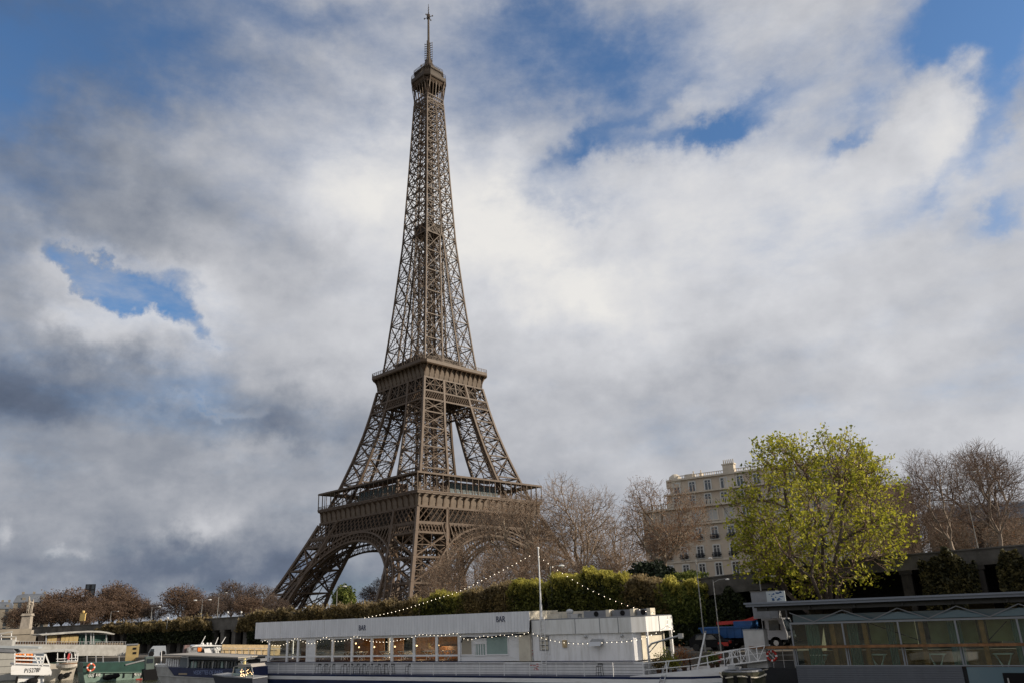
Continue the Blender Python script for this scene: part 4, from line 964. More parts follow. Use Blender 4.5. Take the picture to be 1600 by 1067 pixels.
# ------------------------------------------------------------------ lamps and poles on the bank
lamp_w = mat('lamp_globe', (.75, .75, .73), .3); pole_m = mat('pole_paint', (.28, .28, .27), .5, metal=.3)
def lamp(x, yb, yt, D, label, arms=1, base=None, globe=.22, cat='street lamp', name='street_lamp', thin=1.):
    b = at(x, yb, D); zb = (zstreet(b[0]) if base is None else base); zt = at(x, yt, D)[2]; h = zt-zb
    r = empty(name, (b[0], b[1], zb), R_(30), label, cat, 'lamps along the bank')
    m = MB(); m.cyl((0, 0, 0), (0, 0, .9), .12*thin, .1*thin); m.cyl((0, 0, .9), (0, 0, h), .075*thin, .05*thin)
    for s in ((1, -1)[:arms]): m.tube([(0, 0, h*.96), (s*.5, 0, h), (s*1.1, 0, h+.05)], .035*thin)
    m.build('pole', pole_m, r)
    for s in ((1, -1)[:arms]): m = MB(); m.ball((s*1.25, 0, h), globe, 8, 5, (1.6, 1, .6)); m.build('lantern', lamp_w, r)
    return r
lamp(236, 965, 948, 150, 'short street lamp on the far left hedge', globe=.15, thin=.7); lamp(315, 955, 937, 150, 'two armed white street lamp left of the colonnade', 2, globe=.2, thin=.7)
lamp(340, 955, 926, 150, 'tall single street lamp above the colonnade', globe=.12, thin=.8); lamp(526, 940, 916, 140, 'thin street lamp in front of the round green bush')
lamp(862, 930, 884, 92, 'street lamp rising behind the yellow hedges'); lamp(1173, 890, 856, 104, 'street lamp in front of the cream building windows', globe=.24)
lamp(172, 970, 955, 165, 'short street lamp right of the gilded sign', globe=.1, thin=.7)
lamp(1527, 850, 735, 88, 'very tall thin mast over the right parapet', 1, globe=.1, thin=.45); lamp(1098, 975, 872, 73, 'tall thin quay mast beside the blue truck', 1, 2., .12, thin=.7); lamp(1122, 975, 905, 74, 'shorter quay mast right of the tall thin one', 1, 2., .12, thin=.7)
lamp(1190, 930, 900, 76, 'curved quay lamp behind the dark roof', 1, 2., .15)
for i, (x, y, D, lb) in enumerate(((262, 965, 140, 'round white lamp on the far left parapet'), (356, 956, 140, 'round white lamp left over the colonnade'), (377, 956, 140, 'round white lamp right over the colonnade'))):
    c = at(x, y, D); r = empty('globe_lamp', (c[0], c[1], c[2]-1.0), 0, lb, 'lamp', 'globe lamps on the parapet'); m = MB(); m.cyl((0, 0, -.6), (0, 0, .85), .05, .04); m.build('post', pole_m, r); m = MB(); m.ball((0, 0, 1.), .16, 8, 5); m.build('globe', lamp_w, r)
# ------------------------------------------------------------------ materials for boats
def boards(name, col, pitch, dark=.5, rough=.6, axis='Z', var=.12):
    m = mat(name, col, rough, var=var, scale=1.3, sq=(1.6, 1.6, .3)); nt = m.node_tree; nd = nt.nodes; lk = nt.links; b = nd['Principled BSDF']
    t = nd.new('ShaderNodeTexCoord'); s = nd.new('ShaderNodeSeparateXYZ'); lk.new(t.outputs['Object'], s.inputs[0])
    a = nd.new('ShaderNodeMath'); a.operation = 'MULTIPLY'; lk.new(s.outputs[axis], a.inputs[0]); a.inputs[1].default_value = 1/pitch
    f = nd.new('ShaderNodeMath'); f.operation = 'FRACT'; lk.new(a.outputs[0], f.inputs[0])
    g = nd.new('ShaderNodeMath'); g.operation = 'LESS_THAN'; lk.new(f.outputs[0], g.inputs[0]); g.inputs[1].default_value = .1
    bp = nd.new('ShaderNodeBump'); bp.invert = True; bp.inputs['Strength'].default_value = 1; bp.inputs['Distance'].default_value = .03; lk.new(g.outputs[0], bp.inputs['Height']); lk.new(bp.outputs[0], b.inputs['Normal'])
    src = b.inputs['Base Color'].links[0].from_socket
    x = nd.new('ShaderNodeMix'); x.data_type = 'RGBA'; lk.new(g.outputs[0], x.inputs[0]); lk.new(src, x.inputs[6]); x.inputs[7].default_value = (*[c*dark for c in col], 1); lk.new(x.outputs[2], b.inputs['Base Color'])
    return m
def glassmat(name, tint, refl=.12, alpha=.25):
    m = bpy.data.materials.new(name); m.use_nodes = True; nt = m.node_tree; nd = nt.nodes; lk = nt.links; nd.remove(nd['Principled BSDF']); out = nd['Material Output']
    tr = nd.new('ShaderNodeBsdfTransparent'); tr.inputs[0].default_value = (*tint, 1); gl = nd.new('ShaderNodeBsdfGlossy'); gl.inputs['Roughness'].default_value = .03; gl.inputs[0].default_value = (.9, .95, .95, 1)
    f = nd.new('ShaderNodeFresnel'); f.inputs[0].default_value = 1.6; a = nd.new('ShaderNodeMath'); a.operation = 'ADD'; lk.new(f.outputs[0], a.inputs[0]); a.inputs[1].default_value = refl; a.use_clamp = True
    gm = nd.new('ShaderNodeNewGeometry'); iv = nd.new('ShaderNodeMath'); iv.operation = 'SUBTRACT'; iv.inputs[0].default_value = 1; lk.new(gm.outputs['Backfacing'], iv.inputs[1]); mu = nd.new('ShaderNodeMath'); mu.operation = 'MULTIPLY'; lk.new(a.outputs[0], mu.inputs[0]); lk.new(iv.outputs[0], mu.inputs[1]); a = mu
    n = nd.new('ShaderNodeTexNoise'); n.inputs['Scale'].default_value = .9; bp = nd.new('ShaderNodeBump'); bp.inputs['Strength'].default_value = .08; bp.inputs['Distance'].default_value = .1; lk.new(n.outputs[0], bp.inputs['Height']); lk.new(bp.outputs[0], gl.inputs['Normal'])
    ms = nd.new('ShaderNodeMixShader'); lk.new(a.outputs[0], ms.inputs[0]); lk.new(tr.outputs[0], ms.inputs[1]); lk.new(gl.outputs[0], ms.inputs[2]); lk.new(ms.outputs[0], out.inputs[0]); return m
hullw = mat('hull_white', (.78, .78, .78), .5, col2=(.62, .61, .58), scale=1.3, thr=(.5, .75), sq=(.5, 1, 2))
navy = mat('hull_navy', (.012, .022, .075), .35, var=.3, scale=.7)
panel = boards('white_cladding', (.76, .77, .80), .32, .86, axis='X', var=.10)
plank = boards('white_planks', (.70, .70, .70), .21, .35, axis='Z')
cream = mat('cream_paint', (.66, .61, .50), .6, col2=(.52, .47, .38), scale=1.2)
blk = mat('black_paint', (.010, .010, .011), .8, spec=.2)
grey = mat('grey_paint', (.20, .21, .23), .6, var=.2)
steel = mat('steel', (.45, .46, .47), .35, metal=.7)
wood = mat('varnished_wood', (.26, .12, .045), .45, var=.45, scale=2.5, sq=(1, 1, .3))
wood_d = mat('dark_wood', (.075, .04, .022), .6, var=.3, scale=2)
glass_c = glassmat('clear_glass', (.85, .88, .86), .05)
glass_t = glassmat('tinted_glass', (.78, .86, .80), .035)
teal = mat('teal_glass', (.10, .17, .21), .15, spec=.8)
curtain = mat('green_curtain', (.27, .36, .33), .5, var=.12)
red = mat('red_paint', (.45, .03, .02), .5, var=.2)
orange = mat('orange_fabric', (.80, .22, .03), .7, var=.25, scale=4)
blue = mat('blue_paint', (.01, .075, .23), .45, var=.25, scale=1.)  # blue darkened for the shade the truck stands in
tan = mat('tan_fabric', (.50, .38, .22), .8, var=.25, scale=3)
dgreen = mat('dark_green_paint', (.015, .055, .045), .5, var=.3)
pgreen = mat('pale_green_paint', (.17, .25, .21), .6, var=.25)
bulb_m = mat('bulb', (1, .9, .75), .4, emit=(1., .86, .66), est=3.5)
lamp_m = mat('warm_lamp', (1, .8, .5), .4, emit=(1., .62, .3), est=4.)
rope_m = mat('cable', (.02, .02, .02), .8)
ylw = mat('ochre_panel', (.36, .27, .12), .7, var=.2)
G2 = 'moored boats'

# ------------------------------------------------------------------ white bar boat
bb = empty('bar_boat', (-46, 60, 0), 0, 'long white and navy bar boat with a glazed lounge and string lights', 'boat', G2)
def B(mb, name, m, parent=bb, o=(46, -60, 0)):
    mb.v = [(x+o[0], y+o[1], z+o[2]) for x, y, z in mb.v]; return mb.build(name, m, parent)
def hull(plan_lo, plan_hi, z0, z1): return MB().loft([[(x, y, z0) for x, y in plan_lo], [(x, y, z1) for x, y in plan_hi]], True)
P0 = [(-71.5, 57.4), (-70, 56.6), (-27, 56.6), (-23.5, 57.2), (-21.3, 58.6), (-21.2, 61.4), (-24, 63.2), (-70, 63.2), (-71.5, 62.4)]
grow = lambda P, k: [(x+(k if x > -46 else -k), y+(k if y > 60 else -k)) for x, y in P]
hb_ = B(hull(P0, grow(P0, .02), -.4, .5), 'hull', navy)
B(hull(grow(P0, .03), grow(P0, .03), .5, .8), 'stripe', hullw); B(hull(grow(P0, .0), grow(P0, .02), .801, .95), 'gunwale', navy)
bow = [(-28, 56.6), (-23.5, 57.2), (-21.3, 58.6), (-21.2, 61.4), (-24, 63.1), (-28, 63.1)]
m = MB()
for (x0, y0), (x1, y1) in zip(bow, bow[1:]):
    za, zb = (1.0+.09*max(0, x+28)*.9 for x in (x0, x1)); m.hexa([(x0, y0, .95), (x1, y1, .95), (x1, y1+.12, .95), (x0, y0+.12, .95), (x0, y0, za), (x1, y1, zb), (x1, y1+.12, zb), (x0, y0+.12, za)])
B(m, 'bulwark', hullw)
m = MB(); m.box(-70.9, -27.6, 58.25, 62.6, .96, 1.84); B(m, 'coaming', plank)
m = MB(); m.box(-70.95, -40.2, 58.15, 62.65, 1.841, 1.96); m.box(-36.6, -28.4, 58.15, 62.65, 1.841, 1.96); B(m, 'belt', navy)
# lounge: posts, rails, panes
m = MB(); X = lambda px: float(ony(px, 1010, 58.25)[0])
posts = [420.5, 449, 466, 480.2, 491.8, 520, 550, 581, 612.5, 647, 682.5, 717.5]
for p in posts: x = X(p); m.box(x-.13, x+.13, 58.2, 58.36, 1.96, 4.2)
for x in (-70.9, -68.4, -65, -61, -57, -53, -49, -45): m.box(x-.1, x+.1, 62.5, 62.62, 1.96, 4.2)
m.box(-70.9, X(717.5), 58.21, 58.35, 2.36, 2.5); m.box(-70.9, X(717.5), 58.21, 58.35, 3.98, 4.2); m.box(-70.9, -44.5, 62.51, 62.6, 2.36, 2.5); m.box(-70.9, -44.5, 62.51, 62.6, 3.9, 4.2)
m.box(X(480.2)+.13, X(491.8)-.13, 58.23, 58.33, 1.96, 3.98)
B(m, 'lounge_frame', hullw)
m = MB(); m.box(-70.85, -44.5, 58.36, 62.5, 1.961, 2.02); B(m, 'lounge_floor', wood_d)
for a, b_2 in zip(posts, posts[1:]):
    if a == 480.2: continue
    m = MB(); m.box(X(a)+.13, X(b_2)-.13, 58.28, 58.30, 2.5, 3.98); B(m, 'pane', glass_c)
m = MB(); m.box(-69.4, -67.6, 62.42, 62.49, 2.02, 3.9); m.box(-63, -57.5, 62.42, 62.49, 2.02, 3.9); m.box(-56.4, -55, 62.42, 62.49, 2.02, 3.9); m.box(-53.6, -44.8, 62.42, 62.49, 2.02, 4.1); B(m, 'wood_panelling', wood)
m = MB(); m.box(-70.9, -44.6, 58.4, 62.5, 4.1, 4.19); B(m, 'ceiling', wood)
m = MB(); m.box(-50.5, -46.2, 61.2, 61.7, 2.02, 3.0); m.box(-50.6, -46.1, 61.1, 61.8, 3.0, 3.08); B(m, 'counter', wood)
for px_, z in ((561, 3.15), (585, 3.15), (617, 3.15), (651, 3.2), (685, 3.2), (556, 3.5)):
    x = float(ony(px_, 1007, 60)[0]); m = MB(); m.ball((x, 60, z), .08, 6, 4); po_ = B(m, 'pendant_lamp', lamp_m); m = MB(); m.cyl((x, 60, z+.08), (x, 60, 4.1), .012, n=4); B(m, 'cord', rope_m, po_)
    if px_ in (556, 585, 617, 651, 685):
        ld = bpy.data.lights.new('lamp_light', 'POINT'); ld.energy = 30; ld.color = (1, .68, .4); ld.shadow_soft_size = .15; lo = bpy.data.objects.new('lamp_light', ld); COL.objects.link(lo); lo.parent = po_; lo.location = (x+46, .6, z-.2)
# solid cabin beside the lounge, with its windows
m = MB(); m.box(X(717.5)+.13, -37.45, 58.3, 62.6, 1.96, 4.2); cw = B(m, 'cabin_wall', hullw)
for a, b_2, z0, z1, mm, nm in ((721, 737, 2.5, 3.9, mat('beige_blind', (.36, .32, .25), .7), 'window'), (742, 758, 2.45, 3.3, curtain, 'window'), (760.5, 793, 2.5, 3.85, curtain, 'window')):
    m = MB(); m.box(X(a)-.08, X(b_2)+.08, 58.24, 58.3, z0-.1, z0); m.box(X(a)-.08, X(b_2)+.08, 58.24, 58.3, z1, z1+.1); m.box(X(a)-.08, X(a), 58.24, 58.3, z0, z1); m.box(X(b_2), X(b_2)+.08, 58.24, 58.3, z0, z1)
    w_ = B(m, nm, hullw, bb); m = MB(); m.box(X(a), X(b_2), 58.27, 58.299, z0, z1); B(m, 'blind', mm, w_)
    if mm is curtain and b_2 == 758:
        m = MB(); 
        for i in range(4): m.box(X(a)+.25*i+.05, X(a)+.25*i+.14, 58.25, 58.268, z0, z1)
        B(m, 'glazing_bar', hullw, w_)
m = MB(); m.box(-38.6, -37.5, 58.05, 58.3, 1.96, 4.2); B(m, 'pillar', cream)
m = MB(); m.box(-71.6, -37.5, 58.02, 58.14, 4.2, 5.8); B(m, 'fascia', panel)
m = MB(); m.box(-71.6, -71.5, 58.141, 62.7, 4.2, 5.8); m.box(-37.6, -37.5, 58.141, 62.7, 4.2, 5.8); m.box(-71.5, -37.6, 62.6, 62.7, 4.2, 5.78); B(m, 'fascia_return', cream)
m = MB(); m.box(-71.49, -37.61, 58.15, 62.59, 5.2, 5.35); B(m, 'roof', grey)
m = MB()
for px_ in (486, 508, 440): x = X(px_); m.box(x-.03, x+.03, 57.99, 58.02, 4.22, 5.78)
B(m, 'fascia_batten', hullw)
for px_, py_ in ((566, 980.5), (782, 967)):
    c = ony(px_, py_, 58.0); text('lettering', 'BAR', .66, navy, bb, (c[0]+46, c[1]-60, c[2]), ext=.012, sx=.78)
# rear cabin with chamfered corner
PL = [(-37.35, 58.25), (-28.3, 58.25), (-27.95, 58.8), (-27.7, 62.6), (-37.35, 62.6)]
m = hull(PL, PL, 1.96, 3.95); rc = B(m, 'rear_cabin', mat('cabin_white', (.84, .84, .85), .55, col2=(.62, .61, .59), scale=1.2, sq=(2.2, 2.2, .35), thr=(.45, .75)))
PL2 = [(-37.3, 58.08), (-28.3, 58.08), (-27.4, 58.8), (-26.95, 62.8), (-37.3, 62.8)]
m = MB(); m.hexa([(-27.93, 58.85, 1.97), (-27.90, 58.85, 1.97), (-27.66, 62.58, 1.97), (-27.69, 62.58, 1.97), (-27.93, 58.85, 3.94), (-27.90, 58.85, 3.94), (-27.66, 62.58, 3.94), (-27.69, 62.58, 3.94)]); B(m, 'end_wall', cream)
m = hull(PL2, PL2, 3.951, 5.05); B(m, 'rear_fascia', mat('fascia_white', (.76, .76, .75), .55, col2=(.56, .55, .52), scale=1.2, sq=(2.5, 2.5, .3), thr=(.45, .75))); m = hull([(x*1.002, y) for x, y in PL2], PL2, 5.051, 5.12); B(m, 'roof_edge', grey)
m = MB()
for x, y, s in ((-33.2, 58.06, 1), (-31, 58.06, 1), (-29.4, 58.06, 1)): m.box(x-.02, x+.02, y, 58.078, 3.96, 5.05)
m.box(-27.2, -27.15, 60.7, 60.75, 3.96, 5.05); B(m, 'seam', grey)
m = MB(); m.box(-27.55, -27.4, 58.9, 59.05, .96, 3.95); B(m, 'canopy_post', hullw); m = MB(); m.box(-27.2, -27.0, 62.5, 62.7, .96, 3.95); B(m, 'canopy_post', hullw)
m = MB(); m.box(-36.55, -36.5, 58.19, 58.25, 3.0-.1, 3.0); m.box(-35.8, -35.75, 58.18, 58.24, 2.4, 3.4)
for dx in (0, .4): m.box(-36.45+dx, -36.41+dx, 58.0, 58.04, .96, 5.3)
for i in range(14): m.box(-36.42, -36.05, 58.0, 58.03, 1.1+i*.3, 1.13+i*.3)
B(m, 'ladder', hullw)
m = MB(); xs_ = X(851); m.box(xs_-.45, xs_+.45, 58.2, 58.249, 2.75, 3.85); nb = B(m, 'notice_board', grey)
m = MB()
for i in range(3):
    for j in range(3): m.box(xs_-.4+i*.28, xs_-.18+i*.28, 58.17, 58.199, 2.8+j*.35, 3.08+j*.35)
B(m, 'notice', cream, nb)
m = MB(); x = X(883); m.box(x-.18, x+.18, 58.14, 58.249, 2.95, 3.5); B(m, 'meter_box', tan)
m = MB(); x = X(935); m.prism([(57.6, 3.05), (58.24, 3.25), (58.24, 3.55), (57.75, 3.35)], 0, x-.5, x+.5); B(m, 'flood_lamp', steel)
m = MB()
for px_ in (917, 974): x = X(px_); m.ball((x, 58.12, 3.72), .13, 8, 5)
B(m, 'wall_lamp', steel)
m = MB(); pipe = [ony(a, b_2, 57.96) for a, b_2 in ((721, 1003), (722, 998), (730, 995), (745, 996), (770, 994), (800, 991), (822, 990), (828, 988), (829, 975), (829, 968))]
m.tube([tuple(p) for p in pipe], .06, 5); B(m, 'black_pipe', blk)
m = MB(); rr = random.Random(8)
for cx_, cz_ in ((831, 2.5), (832, 1.5)):
    x = X(cx_)
    for i in range(9): a, b_2 = rr.uniform(-.4, .35), rr.uniform(-.3, .3); m.box(x+a, x+a+rr.uniform(.08, .3), 58.235 if cz_ < 2 else 58.285, 58.249 if cz_ < 2 else 58.299, cz_+b_2, cz_+b_2+.045)
B(m, 'graffiti', red)
m = MB(); pts = [(-71.2, 56.8, .95), (-27, 56.8, .95), (-23.6, 57.4, 1.2), (-21.5, 58.8, 1.55)]; m.rail(pts[:2], 1., 2.4, (.33, .66, 1.), .022, .008); m.rail(pts[1:], .9, 1.5, (.5, 1.), .03, .025)
m.rail([(-21.5, 58.8, 1.55), (-21.4, 61.2, 1.55), (-24, 62.9, 1.3)], .9, 1.5, (.5, 1.), .03, .025); B(m, 'railing', hullw)
m = MB(); m.tube([(-27.1, 58.0, .95), (-27.0, 58.0, 2.9), (-26.7, 58.0, 3.15), (-24.5, 58.3, 3.66)], .07, 6); m.tube([(-27.0, 58, 2.5), (-26.2, 58.1, 3.25)], .04); m.box(-24.65, -24.3, 58.2, 58.4, 3.45, 3.8); B(m, 'davit', steel)
m = MB()
for s in (0, .55): m.beam((-25.9+s*.8, 56.3, .1), (-25.4+s*.3, 57.6, 2.0), .06)
for i in range(7): t = i/7+.05; m.beam((-25.9+t*.5, 56.3+t*1.3, .1+t*1.9), (-25.46+t*.1, 56.3+t*1.3, .1+t*1.9), .05)
B(m, 'boarding_ladder', steel)
for x0, x1, y, z, nm in ((-33.2, -30.9, 60, 0, 1), (-30.8, -28.9, 60.3, 0, 1), (-28.8, -27.6, 60.6, 0, 1)):
    m = MB(); m.box(x0, x1, y-.4, y+.5, 5.13, 5.62); u_ = B(m, 'cooling_unit', grey)
    m = MB(); m.box(x1-.28, x1+.02, y-.42, y+.48, 5.14, 5.66); B(m, 'cover', cream, u_); m = MB(); m.cyl(((x0+x1)/2, y-.46, 5.38), ((x0+x1)/2, y-.4, 5.38), .2, n=12); B(m, 'fan', blk, u_)
m = MB(); m.box(-34.7, -34.0, 60, 60.7, 5.13, 5.45); m.cyl((-34.9, 60.3, 5.13), (-34.9, 60.3, 5.6), .25, .25, 10); m.ball((-34.9, 60.3, 5.62), .32, 10, 5, (1, 1, .7)); B(m, 'roof_vent', steel)
m = MB(); m.box(-37.3, -33.8, 61.6, 61.75, 5.13, 5.65); m.box(-36.6, -35.6, 59.6, 60.2, 5.13, 5.5); B(m, 'roof_locker', cream)
m = MB(); m.cyl((-36.58, 58.5, 5.13), (-36.58, 58.5, 10.75), .075, .05, 8); m.cyl((-36.58, 58.5, 5.13), (-36.58, 58.5, 6.3), .1, .1, 8); m.ball((-36.58, 58.5, 10.8), .11, 8, 5)
mast = B(m, 'mast', hullw)
def strings(name, pts, Y, label, sp, maxn=100):
    P = [Vector(ony(x, y, Y)) for x, y in pts]; c0 = P[0].copy(); r = empty(name, c0, 0, label, 'string lights', 'string lights on the bar boat')
    m = MB(); m.tube([tuple(p-c0) for p in P], .012, 4); m.build('cable', rope_m, r)
    L = [0]; 
    for a, b in zip(P, P[1:]): L.append(L[-1]+(b-a).length)
    n = min(maxn, int(L[-1]/sp)); pm_ = MB(); pm_.ball((0, 0, 0), .027, 6, 4); proto = None
    for i in range(n):
        s = L[-1]*(i+.5)/n; k = max(j for j in range(len(L)) if L[j] <= s); k = min(k, len(P)-2); q = P[k].lerp(P[k+1], (s-L[k])/(L[k+1]-L[k]))-c0
        if proto is None: o = proto = pm_.build('bulb', bulb_m, r)
        else: o = proto.copy(); COL.objects.link(o)
        o.location = q+Vector((0, 0, -.05))
def smooth(pts, k=4):
    out = []
    for i in range(len(pts)-1):
        p0, p1, p2, p3 = pts[max(0, i-1)], pts[i], pts[i+1], pts[min(len(pts)-1, i+2)]
        for j in range(k):
            t = j/k; out.append(tuple(.5*((2*p1[a])+(-p0[a]+p2[a])*t+(2*p0[a]-5*p1[a]+4*p2[a]-p3[a])*t*t+(-p0[a]+3*p1[a]-3*p2[a]+p3[a])*t**3) for a in (0, 1)))
    return out+[pts[-1]]
strings('string_light', smooth([(550, 967), (580, 962), (629, 951), (682, 934), (716, 923), (766, 899), (800, 882), (831, 865)]), 58.5, 'string of bulbs rising from the roof to the mast top, left of the mast', .48)
strings('string_light', smooth([(839, 865.6), (862, 883), (900, 907.6), (926, 922), (960, 937), (1000, 951), (1024, 957)]), 58.5, 'string of bulbs falling from the mast top to the right roof end', .52)
strings('string_light', smooth([(408, 1003), (415, 999), (424, 1006), (438, 1007), (450, 1003), (463, 996), (475, 1002), (488, 1004), (498, 1000), (508, 994), (520, 1000), (535, 1000), (548, 996), (555, 993), (568, 997), (583, 1001), (605, 1001.5), (625, 998), (640, 996)]), 57.9, 'scalloped string of bulbs across the left lounge windows of the boat', .42)
strings('string_light', smooth([(641, 995), (657, 990), (672, 991), (690, 991.5), (713, 988), (722, 995), (735, 998), (755, 992), (768, 994), (785, 990), (793, 993), (803, 989), (807, 993), (815, 991), (822, 987), (829, 987)]), 57.9, 'wavy string of bulbs under the fascia next to the black pipe', .42)
strings('string_light', smooth([(830, 987), (840, 992), (850, 996), (875, 1001.5), (900, 1004), (925, 1003.5), (950, 1002), (975, 1001), (1000, 997), (1015, 991.5), (1030, 985), (1043, 977)]), 57.8, 'long sagging string of bulbs in front of the rear cabin wall', .42)
strings('string_light', smooth([(1043, 962), (1043, 977), (1049, 981), (1056, 987)]), 57.9, 'short string of bulbs hanging at the rear corner of the boat', .3)
# bar stools on the side deck
st = empty('bar_stool', (0, 0, .95), 0, 'x', 'stool', 'stools on the side deck of the bar boat')
m = MB(); m.box(-.19, .19, -.18, .18, .66, .7); m.build('seat', blk, st); m = MB(); m.box(-.19, .19, .15, .18, .78, .86); m.beam((-.18, .17, .7), (-.18, .19, .86), .03); m.beam((.18, .17, .7), (.18, .19, .86), .03); m.build('backrest', blk, st)
for sx_ in (-1, 1):
    for sy_ in (-1, 1): m = MB(); m.beam((sx_*.17, sy_*.16, .66), (sx_*.22, sy_*.2, 0), .03); m.build('leg', blk, st)
m = MB(); m.box(-.2, .2, -.19, -.165, .25, .275); m.box(-.2, .2, .165, .19, .25, .275); m.build('stretcher', blk, st)
words = ['first', 'second', 'third', 'fourth', 'fifth', 'sixth', 'seventh', 'eighth', 'ninth', 'tenth', 'eleventh', 'twelfth']
for i, px_ in enumerate((497, 508, 519, 537, 547, 557, 567, 578, 590, 601, 612, 638, 937)):
    o = st if i == 0 else copy_tree(st); c = ony(px_, 1050, 57.4); o.location = (c[0], 57.4, .951); o.rotation_euler.z = .3*math.sin(i*2.1)
    o['label'] = f'{words[i]} black bar stool from the left on the side deck of the white boat' if i < 12 else 'lone dark bar stool on the side deck before the rear cabin'
# lounge furniture seen through the panes
tb = empty('cafe_table', (0, 0, 2.02), 0, 'x', 'table', 'pale tables inside the lounge'); m = MB(); m.box(-.55, .55, -.35, .35, .7, .75); m.build('tabletop', hullw, tb)
for s in (-1, 1): m = MB(); m.beam((s*.45, -.3, .7), (s*.15, .3, 0), .05); m.beam((s*.45, .3, .7), (s*.15, -.3, 0), .05); m.build('leg', hullw, tb)
for i, (px_, lb) in enumerate(((505, 'pale folding table behind the second tall lounge pane'), (535, 'pale folding table left of the hanging lamp'), (565, 'pale folding table in the middle of the lounge'), (600, 'pale folding table under the wooden panelling'), (632, 'pale folding table right of the lounge middle'), (668, 'pale folding table before the wooden counter'), (700, 'pale folding table at the right end of the lounge'))):
    o = tb if i == 0 else copy_tree(tb); c = ony(px_, 1015, 59.3); o.location = (c[0], 59.3+.3*(i % 2), 2.025); o['label'] = lb
def shrub(px_, Y, z, h, r, m_, label, seed, n=500, parent_pot=True):
    c = ony(px_, 1030, Y); e = empty('potted_plant', (c[0], Y, z), 0, label, 'plant', 'plants on the stern of the bar boat'); rng = np.random.default_rng(seed)
    u = rng.normal(size=(n, 3))*[r*.45, r*.45, h*.22]+[0, 0, .3+h*.5]; u = u[u[:, 2] > .25]
    me = leaf_mesh('foliage', u, .07, rng, m_); o = bpy.data.objects.new('foliage', me); COL.objects.link(o); o.parent = e
    m = MB(); m.cyl((0, 0, 0), (0, 0, .35), .16, .22, 8); m.build('pot', wood_d, e); m = MB(); m.cyl((0, 0, .3), (0, 0, .3+h*.6), .02, .01, 4); m.build('stem', bark_dark, e)
shrub(1040, 59.5, .96, 1.5, .8, lf_green2, 'leafy green potted plant beside the cream end wall', 1); shrub(1068, 60.5, .96, 1.7, .7, lf_rust, 'orange leaved potted plant at the stern', 2); shrub(1052, 58.6, .96, 1.0, .5, lf_hedge, 'small yellow green potted plant at the stern', 3)
shrub(1112, 60.0, 1.3, .8, .6, lf_green2, 'low green potted plant at the right rail', 4); shrub(1028, 58.6, .96, .9, .5, lf_brown, 'brown potted plant near the boarding ladder', 5); shrub(1120, 61, 1.3, .6, .4, mat('red_flower', (.5, .04, .03), .7), 'small red flowering plant at the right rail', 6, 200)
sp = empty('white_spar', ony(1088, 1040, 58.6), 0, 'slanted white wooden spar standing at the stern', 'pole'); m = MB(); m.cyl((0, 0, -.4), (.9, .2, 2.3), .07, .06, 6); m.build('pole', hullw, sp); m = MB(); m.ball((.9, .2, 2.3), .09, 6, 4); m.build('cap', grey, sp)
# gangway, dolphin, cabinet
gw = empty('gangway', (-22, 60.6, 1.5), 0, 'white trussed gangway between the bar boat and the floating pavilion', 'gangway')
m = MB()
for y in (-.6, .6):
    for i in range(5):
        x0, x1 = i*.62, (i+1)*.62; z0, z1 = .12*i*.6, .12*(i+1)*.6
        m.beam((x0, y, z0), (x0, y, z0+.95), .06); m.beam((x0, y, z0+.95), (x1, y, z1+.95), .06); m.beam((x0, y, z0), (x1, y, z1), .08); m.beam((x0, y, z0+(.95 if i % 2 else 0)), (x1, y, z1+(0 if i % 2 else .95)), .04); m.beam((x0, y, z0+.5), (x1, y, z1+.5), .03)
m.build('side_rail', hullw, gw); m = MB(); m.hexa([(0, -.6, -.08), (3.1, -.6, .3), (3.1, .6, .3), (0, .6, -.08), (0, -.6, -.02), (3.1, -.6, .36), (3.1, .6, .36), (0, .6, -.02)]); m.build('deck', grey, gw)
moss = mat('mossy_concrete', (.085, .075, .055), .95, col2=(.03, .035, .015), scale=1.5, bump=.6, bscale=6)
dl = empty('mooring_dolphin', (-19.1, 55.3, 0), 0, 'round mossy mooring pile ringed by a rope beside the boat end', 'mooring pile')
m = MB(); m.cyl((0, 0, -1), (0, 0, 1.45), 1.42, 1.38, 24); m.build('pile', moss, dl)
m = MB(); m.tube([(1.45*math.cos(t*.2618), 1.45*math.sin(t*.2618), 1.2+.06*math.sin(t*1.1)) for t in range(25)], .045, 6); m.build('rope', cream, dl)
m = MB(); m.tube([(1.2*math.cos(t*.2618), 1.2*math.sin(t*.2618), 1.5) for t in range(25)], .06, 6); m.cyl((-.2, -.2, 1.4), (-.2, -.2, 1.75), .16, .2, 10); m.build('bollard', grey, dl)
m = MB()
for a in (-2.2, -1.6, -1.0): m.box(1.42*math.cos(a)-.12, 1.42*math.cos(a)+.12, 1.42*math.sin(a)-.1, 1.42*math.sin(a)+.1, -1, 1.3)
m.build('fender', blk, dl)
o_ = MB().tube([tuple(ony(x, y, Y)) for x, y, Y in ((1122, 1050, 58.5), (1140, 1053, 57), (1165, 1050, 56.6), (1190, 1047, 59), (1200, 1045, 60.2))], .03, 5).build('mooring_rope', cream); tag(o_, 'pale mooring rope slung between the boat and the pavilion', 'rope')
o_ = MB().tube([tuple(ony(x, y, Y)) for x, y, Y in ((1124, 1050, 58.3), (1135, 1062, 57), (1150, 1075, 56.6))], .03, 5).build('mooring_rope', tan); tag(o_, 'brown mooring rope running down from the boat end to the water', 'rope')

